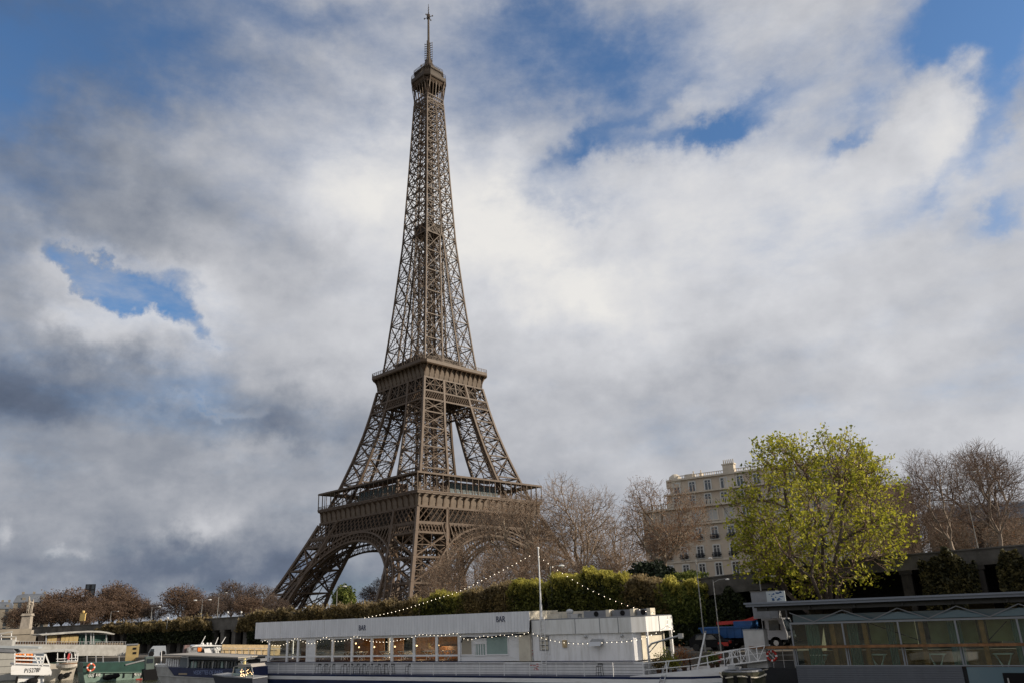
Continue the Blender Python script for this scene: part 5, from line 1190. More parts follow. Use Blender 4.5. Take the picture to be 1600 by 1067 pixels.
# ------------------------------------------------------------------ floating pavilion on the right
fp = empty('floating_pavilion', (-8, 62, 0), 0, 'dark glazed floating pavilion with a flat grey roof at the right', 'pavilion')
def Q(mb, name, m, parent=None): return B(mb, name, m, parent or fp, (8, -62, 0))
m = MB(); m.box(-20.4, 16, 60.6, 70.5, -.4, 1.30); Q(m, 'pontoon', mat('pontoon_dark', (.012, .013, .016), .6, var=.3))
corr = boards('corrugated_panel', (.115, .125, .145), .14, .8, axis='Z', var=.08)
m = MB(); m.box(-17.05, -6.75, 60.45, 60.59, .0, 1.42); Q(m, 'base_panel', corr); m = MB(); m.box(12, 16, 60.45, 60.59, 0, 1.42); Q(m, 'base_panel', corr)
m = MB(); m.box(-6.5, 12, 60.48, 60.59, 0, 1.38); bg_ = Q(m, 'base_glazing', teal)
m = MB(); m.box(-4.6, -2.3, 60.43, 60.478, .2, 1.05); Q(m, 'hatch', blk, bg_)
m = MB()
for x, h_ in ((-4.4, .9), (-1.6, 1.3), (1.4, .8)): m.box(x, x+.08, 60.38, 60.43, .4, .4+h_*.4)
Q(m, 'handle', steel, bg_)
m = MB(); m.box(-19.8, 16, 59.6, 71, 5.45, 5.62); m.box(-19.9, 16.1, 59.5, 71.1, 5.62, 5.74); Q(m, 'roof', mat('roof_metal', (.19, .21, .25), .45, var=.15, scale=.5, sq=(.2, 1, 1)))
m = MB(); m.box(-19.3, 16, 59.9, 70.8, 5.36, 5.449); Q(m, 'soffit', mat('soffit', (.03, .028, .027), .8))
m = MB()
for y in (60.2, 63, 66): m.box(-19.2, 16, y, y+.12, 5.12, 5.36)
for i in range(12): x = -18.5+i*3; m.box(x, x+.1, 60.0, 70, 5.16, 5.34)
Q(m, 'roof_beam', mat('beam_grey', (.06, .06, .06), .6))
mus = [-17.03, -13.55, -10.02, -6.62, -3.2, .2, 3.6, 7, 10.4, 13.8]
m = MB()
for x in mus: m.box(x-.05, x+.05, 60.5, 60.62, 1.42, 4.25); m.box(x+.11, x+.17, 60.5, 60.6, 1.42, 2.6)
m.box(-17.1, 16, 60.48, 60.64, 4.16, 4.29); m.box(-17.1, 16, 60.46, 60.62, 1.421, 1.49); Q(m, 'mullion', mat('mullion_grey', (.26, .28, .31), .4, metal=.4))
for a, b_2 in zip(mus, mus[1:]):
    m = MB(); m.box(a+.06, b_2-.06, 60.55, 60.57, 2.75, 4.16); Q(m, 'pane', glass_t); m = MB(); m.box(a+.18, b_2-.06, 60.55, 60.57, 1.49, 2.6); Q(m, 'pane', glass_t)
m = MB(); m.box(-20.1, 16, 60.1, 60.44, 2.60, 2.76); Q(m, 'timber_rail', wood)
m = MB(); pk, vl = 5.02, 4.32; px0 = -16.95
zz_ = [(-16.95, 4.95), (-15.35, vl), (-13.35, pk), (-11.55, vl), (-9.85, pk), (-8.1, vl), (-6.35, pk), (-4.6, vl), (-2.9, pk), (-1.2, vl), (.5, pk), (2.2, vl), (3.9, pk), (5.6, vl), (7.3, pk), (9, vl), (10.7, pk), (12.4, vl), (14.1, pk)]
for (x0, z0), (x1, z1) in zip(zz_, zz_[1:]): m.beam((x0, 60.35, z0), (x1, 60.35, z1), .06, .05, (0, 1, 0))
Q(m, 'awning_brace', mat('brace_grey', (.22, .23, .25), .5, metal=.4))
for (x0, z0), (x1, z1), (x2, z2) in zip(zz_[1::2], zz_[2::2], zz_[3::2]):
    m = MB(); m.prism([(x0+.05, z0+.02), (x2-.05, z2+.02), (x1, z1-.22)], 1, 60.37, 60.39); Q(m, 'awning_glass', teal)
m = MB(); m.box(-17, 16, 61.2, 61.24, 4.29, 4.78); Q(m, 'clerestory', teal)
m = MB(); [m.box(q, q+1.6, 69.9, 70.2, 1.3, 5.36) for q in (-17, -12, -6.5, -1, 5, 11)]; m.box(-17, 16, 69.92, 70.18, 1.3, 2.2); m.box(-17.05, -16.9, 66, 70, 1.3, 5.3); Q(m, 'rear_wall', mat('inner_wall', (.12, .11, .08), .8, var=.3))
m = MB(); m.box(-17, 16, 60.7, 69.9, 1.301, 1.36); Q(m, 'floor', wood_d)
m = MB()
for x in (-14.3, -12.2, -8.7, -5.2, -1.8, 1.7, 5.2): m.box(x-.14, x+.14, 60.75, 61.0, 1.36, 4.2)
Q(m, 'timber_post', mat('orange_wood', (.36, .15, .045), .5, var=.3, scale=3))
m = MB(); m.box(-14.8, -12.9, 62.0, 62.1, 1.36, 4.2); m.box(-17, 10, 62.6, 62.75, 1.36, 2.3); Q(m, 'partition', wood)
m = MB(); m.box(-12.1, -9.2, 61.9, 61.95, 2.75, 4.15); m.box(-8.4, -5.6, 61.9, 61.95, 2.75, 4.15); m.box(-5, -2.2, 61.9, 61.95, 2.8, 4.15); Q(m, 'roller_blind', leafmat('olive_blind_lit', (.40, .36, .16), (.70, .66, .38), None, 1.2, .6))  # olive brightened: light coming through the blinds is put into the colour
m = MB(); m.beam((-11.9, 61.2, 4.1), (-8.6, 61.2, 2.8), .05); m.beam((-3.8, 61.2, 4.0), (-5.0, 61.2, 2.9), .05); Q(m, 'diagonal_tie', blk)
m = MB(); m.rail([(-20.2, 60.8, 1.3), (-17.2, 60.8, 1.3)], 1.2, .7, (.4, .7, 1.), .02, .012); m.rail([(-20.2, 60.8, 1.3), (-20.2, 66, 1.3)], 1.2, 1., (.5, 1.), .02, .012); Q(m, 'railing', steel)
for i, (x, lb) in enumerate(((-15.6, 'pale table at the left end inside the glazed pavilion'), (-11.8, 'pale table inside the pavilion left of the mirrored boat'), (-8.2, 'pale table in the middle bays of the glazed pavilion'), (-4.4, 'pale table inside the pavilion near the right edge'))):
    o = copy_tree(tb); o.location = (x, 61.5, 1.365); o['label'] = lb; o['group'] = 'pale tables inside the floating pavilion'
dr = mat('teal_drape', (.13, .19, .175), .8, var=.35, scale=1.4, sq=(5, 1, .3))
for x, w_, zt in ((-16.2, .9, 4.1), (-13.4, .7, 4.1), (-10.9, .5, 4.1), (-7.2, .8, 4.1), (-3.6, 1.2, 4.1)):
    m = MB(); n = 14; m.loft([[(x+w_*j/n, 61.15+.05*math.sin(j*1.9), z) for j in range(n+1)] for z in (1.4, zt)]); Q(m, 'drape', dr)
cb = empty('white_cabinet', (-20.55, 60.55, 1.305), 0, 'tall plain white cabinet at the near corner of the floating pavilion', 'cabinet'); m = MB(); m.box(0, 1.5, 0, .9, 0, 2.55); m.build('body', mat('cabinet_white', (.50, .50, .49), .6, var=.12, scale=1.5), cb); m = MB(); m.box(-.03, 1.53, -.03, .93, 2.551, 2.6); m.build('lid', grey, cb); m = MB(); m.box(.9, 1.3, -.02, -.002, 1.35, 1.42); m.build('handle', red, cb)
lr_ = empty('life_ring', ony(1206, 1024, 60.45), 0, 'red and white life ring hanging below the timber rail', 'life ring')
def torus(m, R, r, n=20, k=7, a0=0., a1=6.2832, c=(0, 0, 0)):
    return m.loft([[(c[0]+(R+r*math.cos(2*math.pi*j/k))*math.cos(a0+(a1-a0)*i/n), c[1]+r*math.sin(2*math.pi*j/k), c[2]+(R+r*math.cos(2*math.pi*j/k))*math.sin(a0+(a1-a0)*i/n)) for j in range(k)] for i in range(n+1)], True, False)
torus(MB(), .32, .085).build('ring', red, lr_, True); m = MB()
for i in range(4): torus(m, .32, .09, 3, 7, i*1.5708-.15, i*1.5708+.15)
m.build('band', hullw, lr_, True); m = MB(); m.beam((-.25, -.06, .3), (.2, -.06, -.2), .08, .02); m.build('line', hullw, lr_)
sg = empty('roof_sign', ony(1213, 938, 68), 0, 'pale sign panel with blue scribbled pattern behind the dark roof edge', 'sign')
m = MB(); m.box(-.75, .75, 0, .08, -.3, .75); m.build('board', mat('sign_grey', (.40, .44, .46), .6), sg); m = MB(); rr = random.Random(3)
for i in range(22): x, z = rr.uniform(-.65, .5), rr.uniform(.0, .62); m.box(x, x+rr.uniform(.05, .2), -.012, -.002, z, z+rr.uniform(.04, .1))
m.build('pattern', blue, sg); m = MB(); m.box(-.7, -.6, .02, .06, -1.4, -.3); m.box(.6, .7, .02, .06, -1.4, -.3); m.build('leg', grey, sg)
sg2 = empty('utility_box', ony(1196, 936, 70), 0, 'plain grey utility box just left of the patterned sign', 'box'); m = MB(); m.box(-1.2, .9, 0, .8, -1.5, .65); m.build('body', grey, sg2); m = MB(); m.box(-1.25, .95, -.05, .85, .651, .72); m.build('lid', stone_l, sg2)

# ------------------------------------------------------------------ truck on the quay
tk = empty('tipper_truck', (-24.5, 71.4, 2.0), 0, 'blue bodied truck with folded red loading crane and pale cab', 'truck')
def K(mb, n_, m_, p=None): return mb.build(n_, m_, p or tk)
m = MB(); m.loft([[(-3.5, 0, z) if 0 else p for p in ((-3.6+i, 0, z), (.9, 0, z), (.9, 2.4, z), (-3.6+i, 2.4, z))] for z, i in ((.95, .35), (1.75, 0))], True); m.box(-3.7, 1.0, -.08, 2.48, 1.751, 1.85)
for i in range(7): x = -3.2+i*.65; m.box(x, x+.08, -.06, -.002, .98, 1.75)
K(m, 'tipper_body', blue)
m = MB(); m.box(-.6, 1.0, .3, 2.1, 1.86, 2.3); K(m, 'crane_housing', blue)
m = MB(); m.beam((-2.4, 1.2, 2.15), (.2, 1.2, 2.25), .22, .28); m.beam((.2, 1.2, 2.25), (1.9, 1.2, 2.75), .24, .3); m.beam((1.9, 1.2, 2.75), (2.1, 1.2, 1.5), .2); K(m, 'crane_arm', red)
m = MB(); m.box(-3.3, 4.0, .5, 1.9, .55, .94); K(m, 'chassis', blk)
m = MB(); m.prism([(2.0, .75), (3.95, .75), (4.0, 1.2), (3.75, 2.45), (2.0, 2.5)], 1, 0, 2.4); cabo = K(m, 'cab', mat('cab_paint_shaded', (.36, .37, .40), .4))  # cab grey lowered, shade on the quay put into the paint
m = MB(); m.prism([(2.55, 1.5), (3.45, 1.5), (3.55, 1.65), (3.4, 2.3), (2.6, 2.3)], 1, -.03, -.002); m.face([(4.02, .15, 1.4), (4.02, 2.25, 1.4), (3.80, 2.25, 2.35), (3.80, .15, 2.35)]); K(m, 'window', wglass, cabo)
m = MB(); m.beam((2.15, -.05, 1.5), (2.15, -.05, 2.3), .12); m.box(3.5, 3.62, -.35, -.2, 1.5, 2.0); m.box(3.7, 4.06, -.05, 2.45, .5, .74); K(m, 'mirror_and_bumper', blk, cabo)
for x in (-2.4, -1.2, 3.0):
    for y in (0, 2.15): m = MB(); m.cyl((x, y, .5), (x, y+.28, .5), .5, .5, 16); w_ = K(m, 'wheel', blk); m = MB(); m.cyl((x, y-.01, .5), (x, y+.29, .5), .22, .22, 10); K(m, 'rim', steel, w_)
m = MB(); m.ball((4.05, .3, .95), .12, 8, 5); K(m, 'headlight', lamp_w, cabo); m = MB(); m.ball((4.05, 2.1, .95), .12, 8, 5); K(m, 'headlight', lamp_w, cabo)
# small red and dark vehicle parked behind the gangway
sc = empty('parked_car', (-26.9, 69.6, 2.0), 0, 'small dark car with a red tail parked below the blue truck body', 'car')
m = MB(); m.prism([(-1.6, .3), (1.9, .3), (1.95, .75), (1.1, .9), (.6, 1.35), (-1.0, 1.38), (-1.6, .95)], 1, 0, 1.5); m.build('body', blk, sc); m = MB(); m.prism([(-1.0, .92), (.95, .92), (.52, 1.3), (-.9, 1.32)], 1, -.02, -.002); m.build('window', wglass, sc)
for x in (-1, 1.2): m = MB(); m.cyl((x, -.05, .3), (x, .15, .3), .3, .3, 12); m.build('wheel', rope_m, sc)
m = MB(); m.box(1.9, 2.0, .1, .5, .6, .8); m.box(1.0, 1.9, -.03, -.002, .4, .7); m.build('tail', red, sc)

def skiff(X, Y, L, rz, name, label):
    e = empty(name, (X, Y, 0), rz, label, 'boat', G2); rg = []
    for t in np.linspace(0, 1, 9): w_ = 1.1*min(1, (1-t)*2.2+.02)**.6; rg.append([(L*(t-.5), -w_, .75+.25*t), (L*(t-.5), -w_*.8, .1), (L*(t-.5)-.1, 0, -.15), (L*(t-.5), w_*.8, .1), (L*(t-.5), w_, .75+.25*t)])
    b = MB(); b.loft(rg); b.face(rg[0]); b.build('hull', hullw, e); b = MB(); b.loft([[(r[0][0], r[0][1], r[0][2]-.02), (r[4][0], r[4][1], r[4][2]-.02)] for r in rg]); b.build('deck', cream, e)
    b = MB(); b.loft([[(-.2, -.7, .85), (1.2, -.5, .95), (1.2, .5, .95), (-.2, .7, .85)], [(.0, -.6, 1.35), (.5, -.45, 1.3), (.5, .45, 1.3), (.0, .6, 1.35)]], True); b.build('windscreen', wglass, e); b = MB(); b.box(-L/2-.4, -L/2, -.2, .2, .3, 1.1); b.build('outboard_motor', blk, e)
skiff(-11.0, 33.5, 5.6, .15, 'motor_boat', 'white open motor boat moored off the pavilion, mirrored in its panes')
# ------------------------------------------------------------------ boats moored on the left
class Frame:
    """upright local frame D metres away; local x to the right, y away from the river viewpoint, z up"""
    def __init__(s, px, D, name, label, cat='boat', yaw=0, group=G2, z=0., py=1040):
        c = at(px, py, D); s.o = np.array([c[0], c[1], z]); a = math.atan2(c[1], c[0])-math.pi/2+R_(yaw); s.a = a
        s.ux = np.array([math.cos(a), math.sin(a), 0]); s.uy = np.array([-math.sin(a), math.cos(a), 0])
        s.e = empty(name, s.o, a, label, cat, group)
    def __call__(s, x, y, dy=0.):
        v = ray(x, y); t = ((s.o+s.uy*dy-CAM) @ s.uy)/(v @ s.uy); P = CAM+v*t-s.o
        return (float(P @ s.ux), float(P[2]))
    def poly(s, pts, y0, y1, name, m, parent=None, mb=None):
        L = [s(x, y, y0) for x, y in pts]; b = mb or MB(); b.prism(L, 1, y0, y1)
        return None if mb else b.build(name, m, parent or s.e)
    def bars(s, lines, dy, w, name, m, parent=None):
        b = MB()
        for l in lines:
            L = [s(x, y, dy) for x, y in l]
            for p, q in zip(L, L[1:]): b.beam((p[0], dy, p[1]), (q[0], dy, q[1]), w, w, (0, 1, 0))
        return b.build(name, m, parent or s.e)
    def rect(s, x0, y0, x1, y1, d0, d1, name, m, parent=None):
        a = s(x0, y0, d0); c = s(x1, y1, d0); b = MB(); b.box(a[0], c[0], d0, d1, c[1], a[1]); return b.build(name, m, parent or s.e)
    def text(s, x0, x1, y, dy, body, size, m, roll=0):
        p = s((x0+x1)/2, y, dy); o = text('lettering', body, size, m, s.e, (p[0], dy, p[1])); o.rotation_euler = (R_(90), R_(roll), 0)
        xs = [v.co.x for v in o.data.vertices]; o.scale.x = abs(s(x1, y, dy)[0]-s(x0, y, dy)[0])/(max(xs)-min(xs)); return o
hullg = mat('weathered_white', (.40, .40, .385), .6, col2=(.27, .265, .25), scale=1.2)
# large white hull cut by the left edge
f = Frame(5, 128, 'white_barge', 'large white planked hull cut off by the left edge of the photo', yaw=-10)
f.poly([(-60, 1015), (22, 1019), (27, 1030), (29, 1072), (-60, 1078)], 0, 4, 'hull', boards('painted_planks', (.46, .45, .41), .85, .45, axis='Z'))
f.poly([(-60, 1011), (20, 1014), (24, 1019), (-60, 1016)], -.1, 4.1, 'gunwale', grey)
f.poly([(-60, 1006), (60, 1010), (60, 1013), (-60, 1011)], .5, 3.5, 'deck_cover', mat('grey_tarp', (.33, .36, .38), .8))
f.rect(-12, 1000, 18, 1010, 1, 3, 'wheelhouse', hullg)
# open awning boat behind it
f = Frame(8, 150, 'awning_boat', 'boat with pale open awnings beneath the statue at the left edge')
f.poly([(-30, 993), (20, 985), (20, 987), (-30, 996)], 0, 3, 'awning', hullg); f.poly([(-30, 992.5), (26, 993), (26, 994.5), (-30, 994.5)], 0, 3, 'awning', hullg)
f.bars([((18, 986), (18, 1008)), ((2, 989), (2, 1008)), ((25, 994), (25, 1008))], .2, .12, 'post', hullw); f.poly([(-30, 1000), (30, 1000), (30, 1016), (-30, 1016)], .5, 3, 'saloon', cream)
f.poly([(-30, 996), (16, 996), (16, 1004), (-30, 1004)], .3, .49, 'window', wglass)
# restaurant ship: long white band, curved roof
f = Frame(120, 140, 'restaurant_ship', 'two decked restaurant ship with a curved white roof and long white band', yaw=14)
f.poly([(20, 1006), (60, 1006), (198, 1007), (200, 1010), (195, 1024), (60, 1024), (20, 1023)], 0, 6, 'hull_band', hullg)
f.poly([(20, 1024.2), (192, 1024.2), (190, 1060), (20, 1060)], .8, 6, 'lower_saloon', dgreen)
f.poly([(189, 1024), (194, 1024), (191, 1037), (188, 1037)], .1, .5, 'ochre_post', mat('ochre_post', (.55, .46, .22), .6))
f.bars([((20, 1001), (60, 1001.5), (197, 1002))]+[((x, 1001.5), (x, 1006.5)) for x in range(24, 198, 4)], .1, .05, 'railing', steel)
f.poly([(24, 1002), (70, 1002), (70, 1006), (24, 1006)], .3, .5, 'brown_screen', wood_d); f.poly([(150, 1003), (194, 1003.5), (194, 1006.5), (150, 1006.5)], .3, .5, 'brown_screen', mat('lattice_screen', (.20, .16, .12), .8, var=.4, scale=9))
ar = [(61, 990.5), (80, 988.5), (100, 987), (120, 985.5), (140, 984.7), (155, 984.8), (168, 986.5), (180, 989.5)]
f.poly(ar+[(178, 991), (165, 988.5), (150, 987.3), (130, 987.3), (110, 988.8), (90, 990.5), (66, 992)], .2, 5.6, 'curved_roof', hullg)
f.poly([(69, 992), (122, 989.5), (122, 1006), (69, 1006)], 1.2, 5, 'deckhouse', wood_d); f.poly([(124, 990), (168, 991), (168, 1006), (124, 1006)], 1.4, 5, 'saloon', dgreen)
for a, b_2 in ((75, 80), (80.6, 88), (96, 101.5), (102, 107.5), (108, 114), (114.6, 121.5)): f.rect(a, 992.5, b_2, 1003, 1.1, 1.19, 'ochre_shutter', ylw)
f.bars([((x, 988), (x, 1006)) for x in (72, 134, 142, 146, 166)], 1.0, .16, 'post', steel)
# green boat
f = Frame(180, 112, 'green_barge', 'dark green barge with white name lettering and an orange life ring', yaw=12)
f.poly([(130, 1034.5), (180, 1034), (212, 1033), (228, 1034), (229, 1050), (130, 1050.5)], 0, 3.6, 'bulwark', dgreen)
f.poly([(130, 1050.6), (228, 1050), (225, 1072), (134, 1072)], .05, 3.6, 'hull', pgreen)
f.poly([(128, 1049.6), (230, 1048.8), (230, 1050.2), (128, 1050.8)], -.1, 0, 'rubbing_strake', mat('strake', (.10, .17, .14), .6))
for i, x in enumerate((149, 163, 181, 194, 209, 222)): f.rect(x-.35, 1050.5, x+.35, 1058, -.06, .04, 'frame_rib', blk)
f.text(138.5, 157, 1054.3, -.02, 'GUSTAVE', .52, lamp_w); f.text(209.5, 221.5, 1052.8, -.02, 'METEOR', .45, lamp_w)
c = f(174, 1057, -.1); b = MB(); b.ball((c[0]-.35, -.12, c[1]), .5, 10, 6, (1.25, .4, .62)); b.ball((c[0]+.45, -.12, c[1]+.1), .45, 10, 6, (1.1, .4, .62)); b.build('fender', blk, f.e)
f.bars([((196, 1038), (228, 1030), (240, 1027))], -.05, .14, 'boom', steel)
f.bars([((x, 1024), (x, 1035)) for x in (136, 150, 161, 186)], .3, .1, 'post', steel)
f.rect(213, 1060, 222, 1064, -.8, -.5, 'red_float', red)
lrx = Frame(142, 111, 'life_ring', 'orange and white life ring hanging on the green barge', 'life ring', yaw=12, group=None, z=float(at(142, 1042, 111)[2])); torus(MB(), .38, .11, 16, 6).build('ring', mat('ring_orange', (.55, .10, .04), .6), lrx.e, True)
b = MB()
for i in range(4): torus(b, .38, .115, 3, 6, i*1.5708-.2, i*1.5708+.2)
b.build('band', hullw, lrx.e, True)
f = Frame(234, 108, 'steel_cabin_boat', 'grey green cabin boat with a dark hull beside the green barge', yaw=5)
f.poly([(228, 1026), (241, 1025), (241, 1045), (228, 1046)], 0, 2, 'cabin', mat('cabin_greygreen', (.10, .13, .12), .6, var=.2)); f.poly([(224, 1046), (247, 1044), (248, 1050), (245, 1072), (227, 1072)], -.1, 2.5, 'hull', blk)
f.rect(230, 1029, 239, 1035, -.04, -.002, 'window', wglass)
# kiosk, van, grey box on the quay
f = Frame(207, 128, 'quay_kiosk', 'ochre two hatched kiosk standing on the far quay', 'kiosk', group=None, z=2.0)
f.rect(198, 1007, 215.5, 1031, 0, 2.5, 'wall', ylw); f.rect(208, 1011, 213, 1014, -.05, -.002, 'hatch', blk); f.rect(208, 1018, 213, 1021, -.05, -.002, 'hatch', blk); f.rect(197.5, 1006, 216, 1007, -.1, 2.6, 'roof', grey)
f = Frame(247, 128, 'covered_van', 'pale covered van parked on the quay behind the workboat', 'van', group=None, z=2.0)
f.poly([(236, 1012), (239, 1009), (259, 1008.5), (260, 1024), (231, 1025), (232, 1019)], 0, 2, 'body', mat('van_grey', (.36, .40, .45), .6, var=.15)); f.poly([(233.5, 1018), (236.5, 1013), (241, 1013), (241, 1018)], -.04, -.002, 'window', wglass)
for x in (236, 254): c = f(x, 1026, 0); b = MB(); b.cyl((c[0], -.05, .35), (c[0], .2, .35), .35, .35, 12); b.build('wheel', blk, f.e)
f = Frame(356, 150, 'grey_kiosk', 'square grey box kiosk in front of the colonnade', 'kiosk', group=None, yaw=-32, z=2.0)
f.rect(345, 984, 357, 1010, 0, 3.0, 'wall', mat('kiosk_grey', (.19, .19, .175), .8, var=.15)); a_ = f(357, 984, 0); c = f(345, 1010, 0); b = MB(); b.box(c[0]-.05, a_[0]+.05, -.05, 3.05, a_[1], a_[1]+.06); b.build('roof', grey, f.e)
# boat B: white bow with anchor and hanging tender
f = Frame(95, 121, 'white_excursion_boat', 'white excursion boat with a black anchor on its flared bow and an awning', yaw=0)
b = MB(); L = lambda pts, dy: [(*[f(x, y, dy)[0]], dy, f(x, y, dy)[1]) for x, y in pts]
b.loft([[(p[0], d, p[2]) for p in L([(58, 1035), (92, 1037), (122, 1032), (116, 1052), (112, 1074), (58, 1074)], 0)] if i == 0 else [(p[0]-.0, 3.6, p[2]) for p in L([(58, 1035), (92, 1036), (104, 1033), (101, 1052), (99, 1074), (58, 1074)], 3.6)] for i, d in ((0, 0), (1, 3.6))], True); b.build('hull', mat('hull_warm_white', (.56, .52, .45), .5, col2=(.42, .38, .32), scale=1.), f.e)
c = f(100, 1055, -.1); b = MB(); b.ball((c[0]-.35, -.15, c[1]-.1), .42, 8, 5, (.7, .3, 1)); b.ball((c[0]+.3, -.15, c[1]+.05), .4, 8, 5, (.9, .3, .8)); b.beam((c[0]-.5, -.15, c[1]-.2), (c[0]+.8, -.15, c[1]+.35), .22); b.build('anchor', blk, f.e)
f.poly([(26, 1020), (44, 1017.5), (80, 1015.5), (102, 1013.8), (118, 1015), (123.5, 1018), (121, 1018.6), (104, 1015.6), (80, 1018), (50, 1020.5), (28, 1021.8)], 0, 3.4, 'awning', mat('awning_grey', (.45, .45, .44), .8))
f.bars([((x, 1017), (x, 1034)) for x in (90, 101, 108, 112, 118)]+[((122, 1018), (121, 1034))], .3, .09, 'post', hullw); f.bars([((88, 1033), (121, 1031.5)), ((88, 1029), (121, 1027.5)), ((100, 1014.5), (103, 1019), (107, 1015))], .15, .07, 'railing', hullw)
f.poly([(60, 1018), (116, 1018), (116, 1033), (60, 1036)], 2.2, 3.3, 'saloon', blk)  # black block added for the darkness under the awning
b = MB(); c = f(106, 1024, .1); b.beam((c[0], .1, c[1]-1), (c[0]+.25, .1, c[1]+.6), .06); b.build('flag_staff', hullw, f.e)
f.poly([(104.5, 1028), (107.5, 1019.5), (110, 1021), (108, 1031)], .05, .09, 'flag', mat('flag_red', (.5, .06, .06), .8))
f = Frame(106, 119.5, 'tender', 'small white rowing tender hanging at the bow of the excursion boat')
rings = []
for t in np.linspace(0, 1, 9):
    xl, zt = f(88+36*t, 1035.5-.8*t+1.2*math.sin(math.pi*t)*.5, 0); w_ = .75*math.sin(math.pi*min(.97, max(.12, t)))**.5; dpt = .85*math.sin(math.pi*(.12+.8*t))**.6
    rings.append([(xl+(.35 if t < .1 else 0), -w_, zt), (xl+.1*(1-t), -w_*.75, zt-dpt*.6), (xl, 0, zt-dpt), (xl, w_*.75, zt-dpt*.6), (xl, w_, zt)])
b = MB(); b.loft(rings); b.face(rings[0]); b.face(rings[-1]); b.build('hull', mat('tender_white', (.62, .58, .52), .5, var=.2), f.e)
b = MB(); b.loft([[(r[0][0], r[0][1]-.03, r[0][2]-.06), (r[0][0], r[0][1]-.05, r[0][2]+.03), (r[0][0], r[0][1]+.08, r[0][2]+.03)] for r in rings]); b.build('gunwale', wood, f.e)
# boat A: registered launch stern with life jackets
f = Frame(50, 114, 'passenger_launch', 'white passenger launch stern with registration number and orange life jackets', yaw=2)
f.poly([(17, 1042), (20, 1037.5), (77, 1040), (81, 1049), (80, 1054.5), (17, 1053.5)], 0, .5, 'stern_platform', hullw)
f.poly([(26, 1054), (69, 1055), (68, 1075), (26, 1075)], .5, 5, 'hull', hullw); f.poly([(17, 1036), (78, 1038.5), (78, 1040), (17, 1038)], -.05, 4.5, 'deck', grey)
f.bars([((23, 1020), (23, 1038)), ((22.5, 1024), (69, 1025.5)), ((23, 1030), (68, 1031)), ((23, 1035.5), (76, 1037.5)), ((54, 1022), (61, 1039)), ((70, 1021), (66, 1040)), ((71, 1021), (78, 1040)), ((39, 1021), (40, 1026)), ((63, 1025), (64, 1037))], 0, .13, 'stern_frame', hullw)
f.text(38.5, 63, 1046.8, -.02, 'P15278F', .66, blk)
b = MB(); c = f(49, 1064, .3); b.ball((c[0]-.9, .3, c[1]-.4), .55, 10, 6, (1.3, .6, .8)); b.ball((c[0]+.1, .3, c[1]), .5, 10, 6, (1.2, .6, .8)); b.beam((c[0]+.2, .3, c[1]), (c[0]+.7, .3, c[1]+.9), .35); b.build('outboard_motor', blk, f.e); f.rect(25, 1056, 26.5, 1072, .1, .3, 'rudder_post', blk)
jk = None; lj = ('topmost left', 'top centre left', 'top centre right', 'top right', 'lower left', 'lower centre left', 'lower centre right', 'lower right')
for i in range(8):
    r, q = divmod(i, 4); fx = f(27.5+q*6.2, 1029.5 if r == 0 else 1036.5, .4); 
    W0_ = f.o+f.ux*fx[0]+f.uy*.4; e = empty('life_jacket', (W0_[0], W0_[1], fx[1]), f.a, f'orange life jacket, {lj[i]} of the stack on the launch stern', 'life jacket', 'orange life jackets on the launch stern')
    b = MB(); b.loft([[(s*(.24 if z in (0, .62) else .29), y_*(.12 if z in (0, .62) else .2), z) for s, y_ in ((-1, -1), (1, -1), (1, 1), (-1, 1))] for z in (0, .12, .5, .62)], True); b.build('float', orange, e); b = MB(); b.box(-.30, .30, -.215, .215, .26, .32); b.box(-.04, .04, -.22, -.19, .05, .6); b.build('strap', wood_d, e)
f2 = Frame(50, 117, 'equipment_rack', 'dark rack of covered gear behind the orange life jackets', 'rack', group=None, yaw=2); f2.rect(51, 1021, 68, 1037, 0, 1.0, 'body', mat('grey_blue_cover', (.12, .15, .19), .8)); f2.rect(51, 1020, 68, 1021, -.1, 1.1, 'frame', steel)
# blue banded sightseeing boat
f = Frame(322, 88, 'sightseeing_boat', 'white sightseeing boat with a navy band bearing pale lettering', yaw=-50)
f.poly([(243.5, 1040.5), (262, 1041.5), (272, 1055), (330, 1058.5), (368, 1059), (368, 1080), (262, 1074), (252, 1066), (246, 1055)], 0, 4, 'hull', hullg)
f.poly([(262.3, 1041.5), (300, 1043.5), (368, 1044.5), (368, 1058.8), (330, 1058.2), (272.3, 1054.8)], -.03, 4, 'navy_band', navy)
f.poly([(246, 1054), (275, 1056), (368, 1060), (368, 1061.2), (275, 1057.2), (246, 1055)], -.06, -.0, 'strake', steel)
f.text(302, 348, 1050.3, -.06, 'VEDETTES DE PARIS', .5, mat('lettering_blue', (.22, .27, .45), .6), roll=0)
f.rect(279, 1051, 292, 1053.5, -.05, -.031, 'name_plate', mat('plate_tan', (.35, .28, .2), .7))
f.poly([(282, 1026), (295, 1025), (295, 1044), (280, 1043)], .4, 3, 'wheelhouse', mat('wheelhouse_grey', (.13, .15, .17), .5)); f.bars([((284, 1026), (294.5, 1026), (294, 1041), (291, 1044), (281, 1044))], .3, .1, 'door_frame', steel)
for i in range(6): x = 259.5+i*3.55; f.poly([(x, 1028+i*.4), (x+1.7, 1028+i*.4), (x+.8, 1038.5+i*.7), (x-1, 1038.5+i*.7)], .6, .72, 'folded_seat', hullw)
f.poly([(297, 1031), (372, 1031.5), (372, 1044.5), (297, 1043.5)], .6, 3.4, 'saloon', mat('saloon_dark', (.02, .025, .03), .4))
for i in range(14):
    x = 298+i*5.2; f.poly([(x+.6, 1033), (x+3.9, 1033), (x+3, 1042.5), (x-.3, 1042.5)], .5, .59, 'window', wglass if i not in (0, 1, 9) else curtain)
f.bars([((x-.2, 1032), (x-1.6, 1043.5)) for x in (303, 318, 334, 355)], .45, .09, 'post', steel)
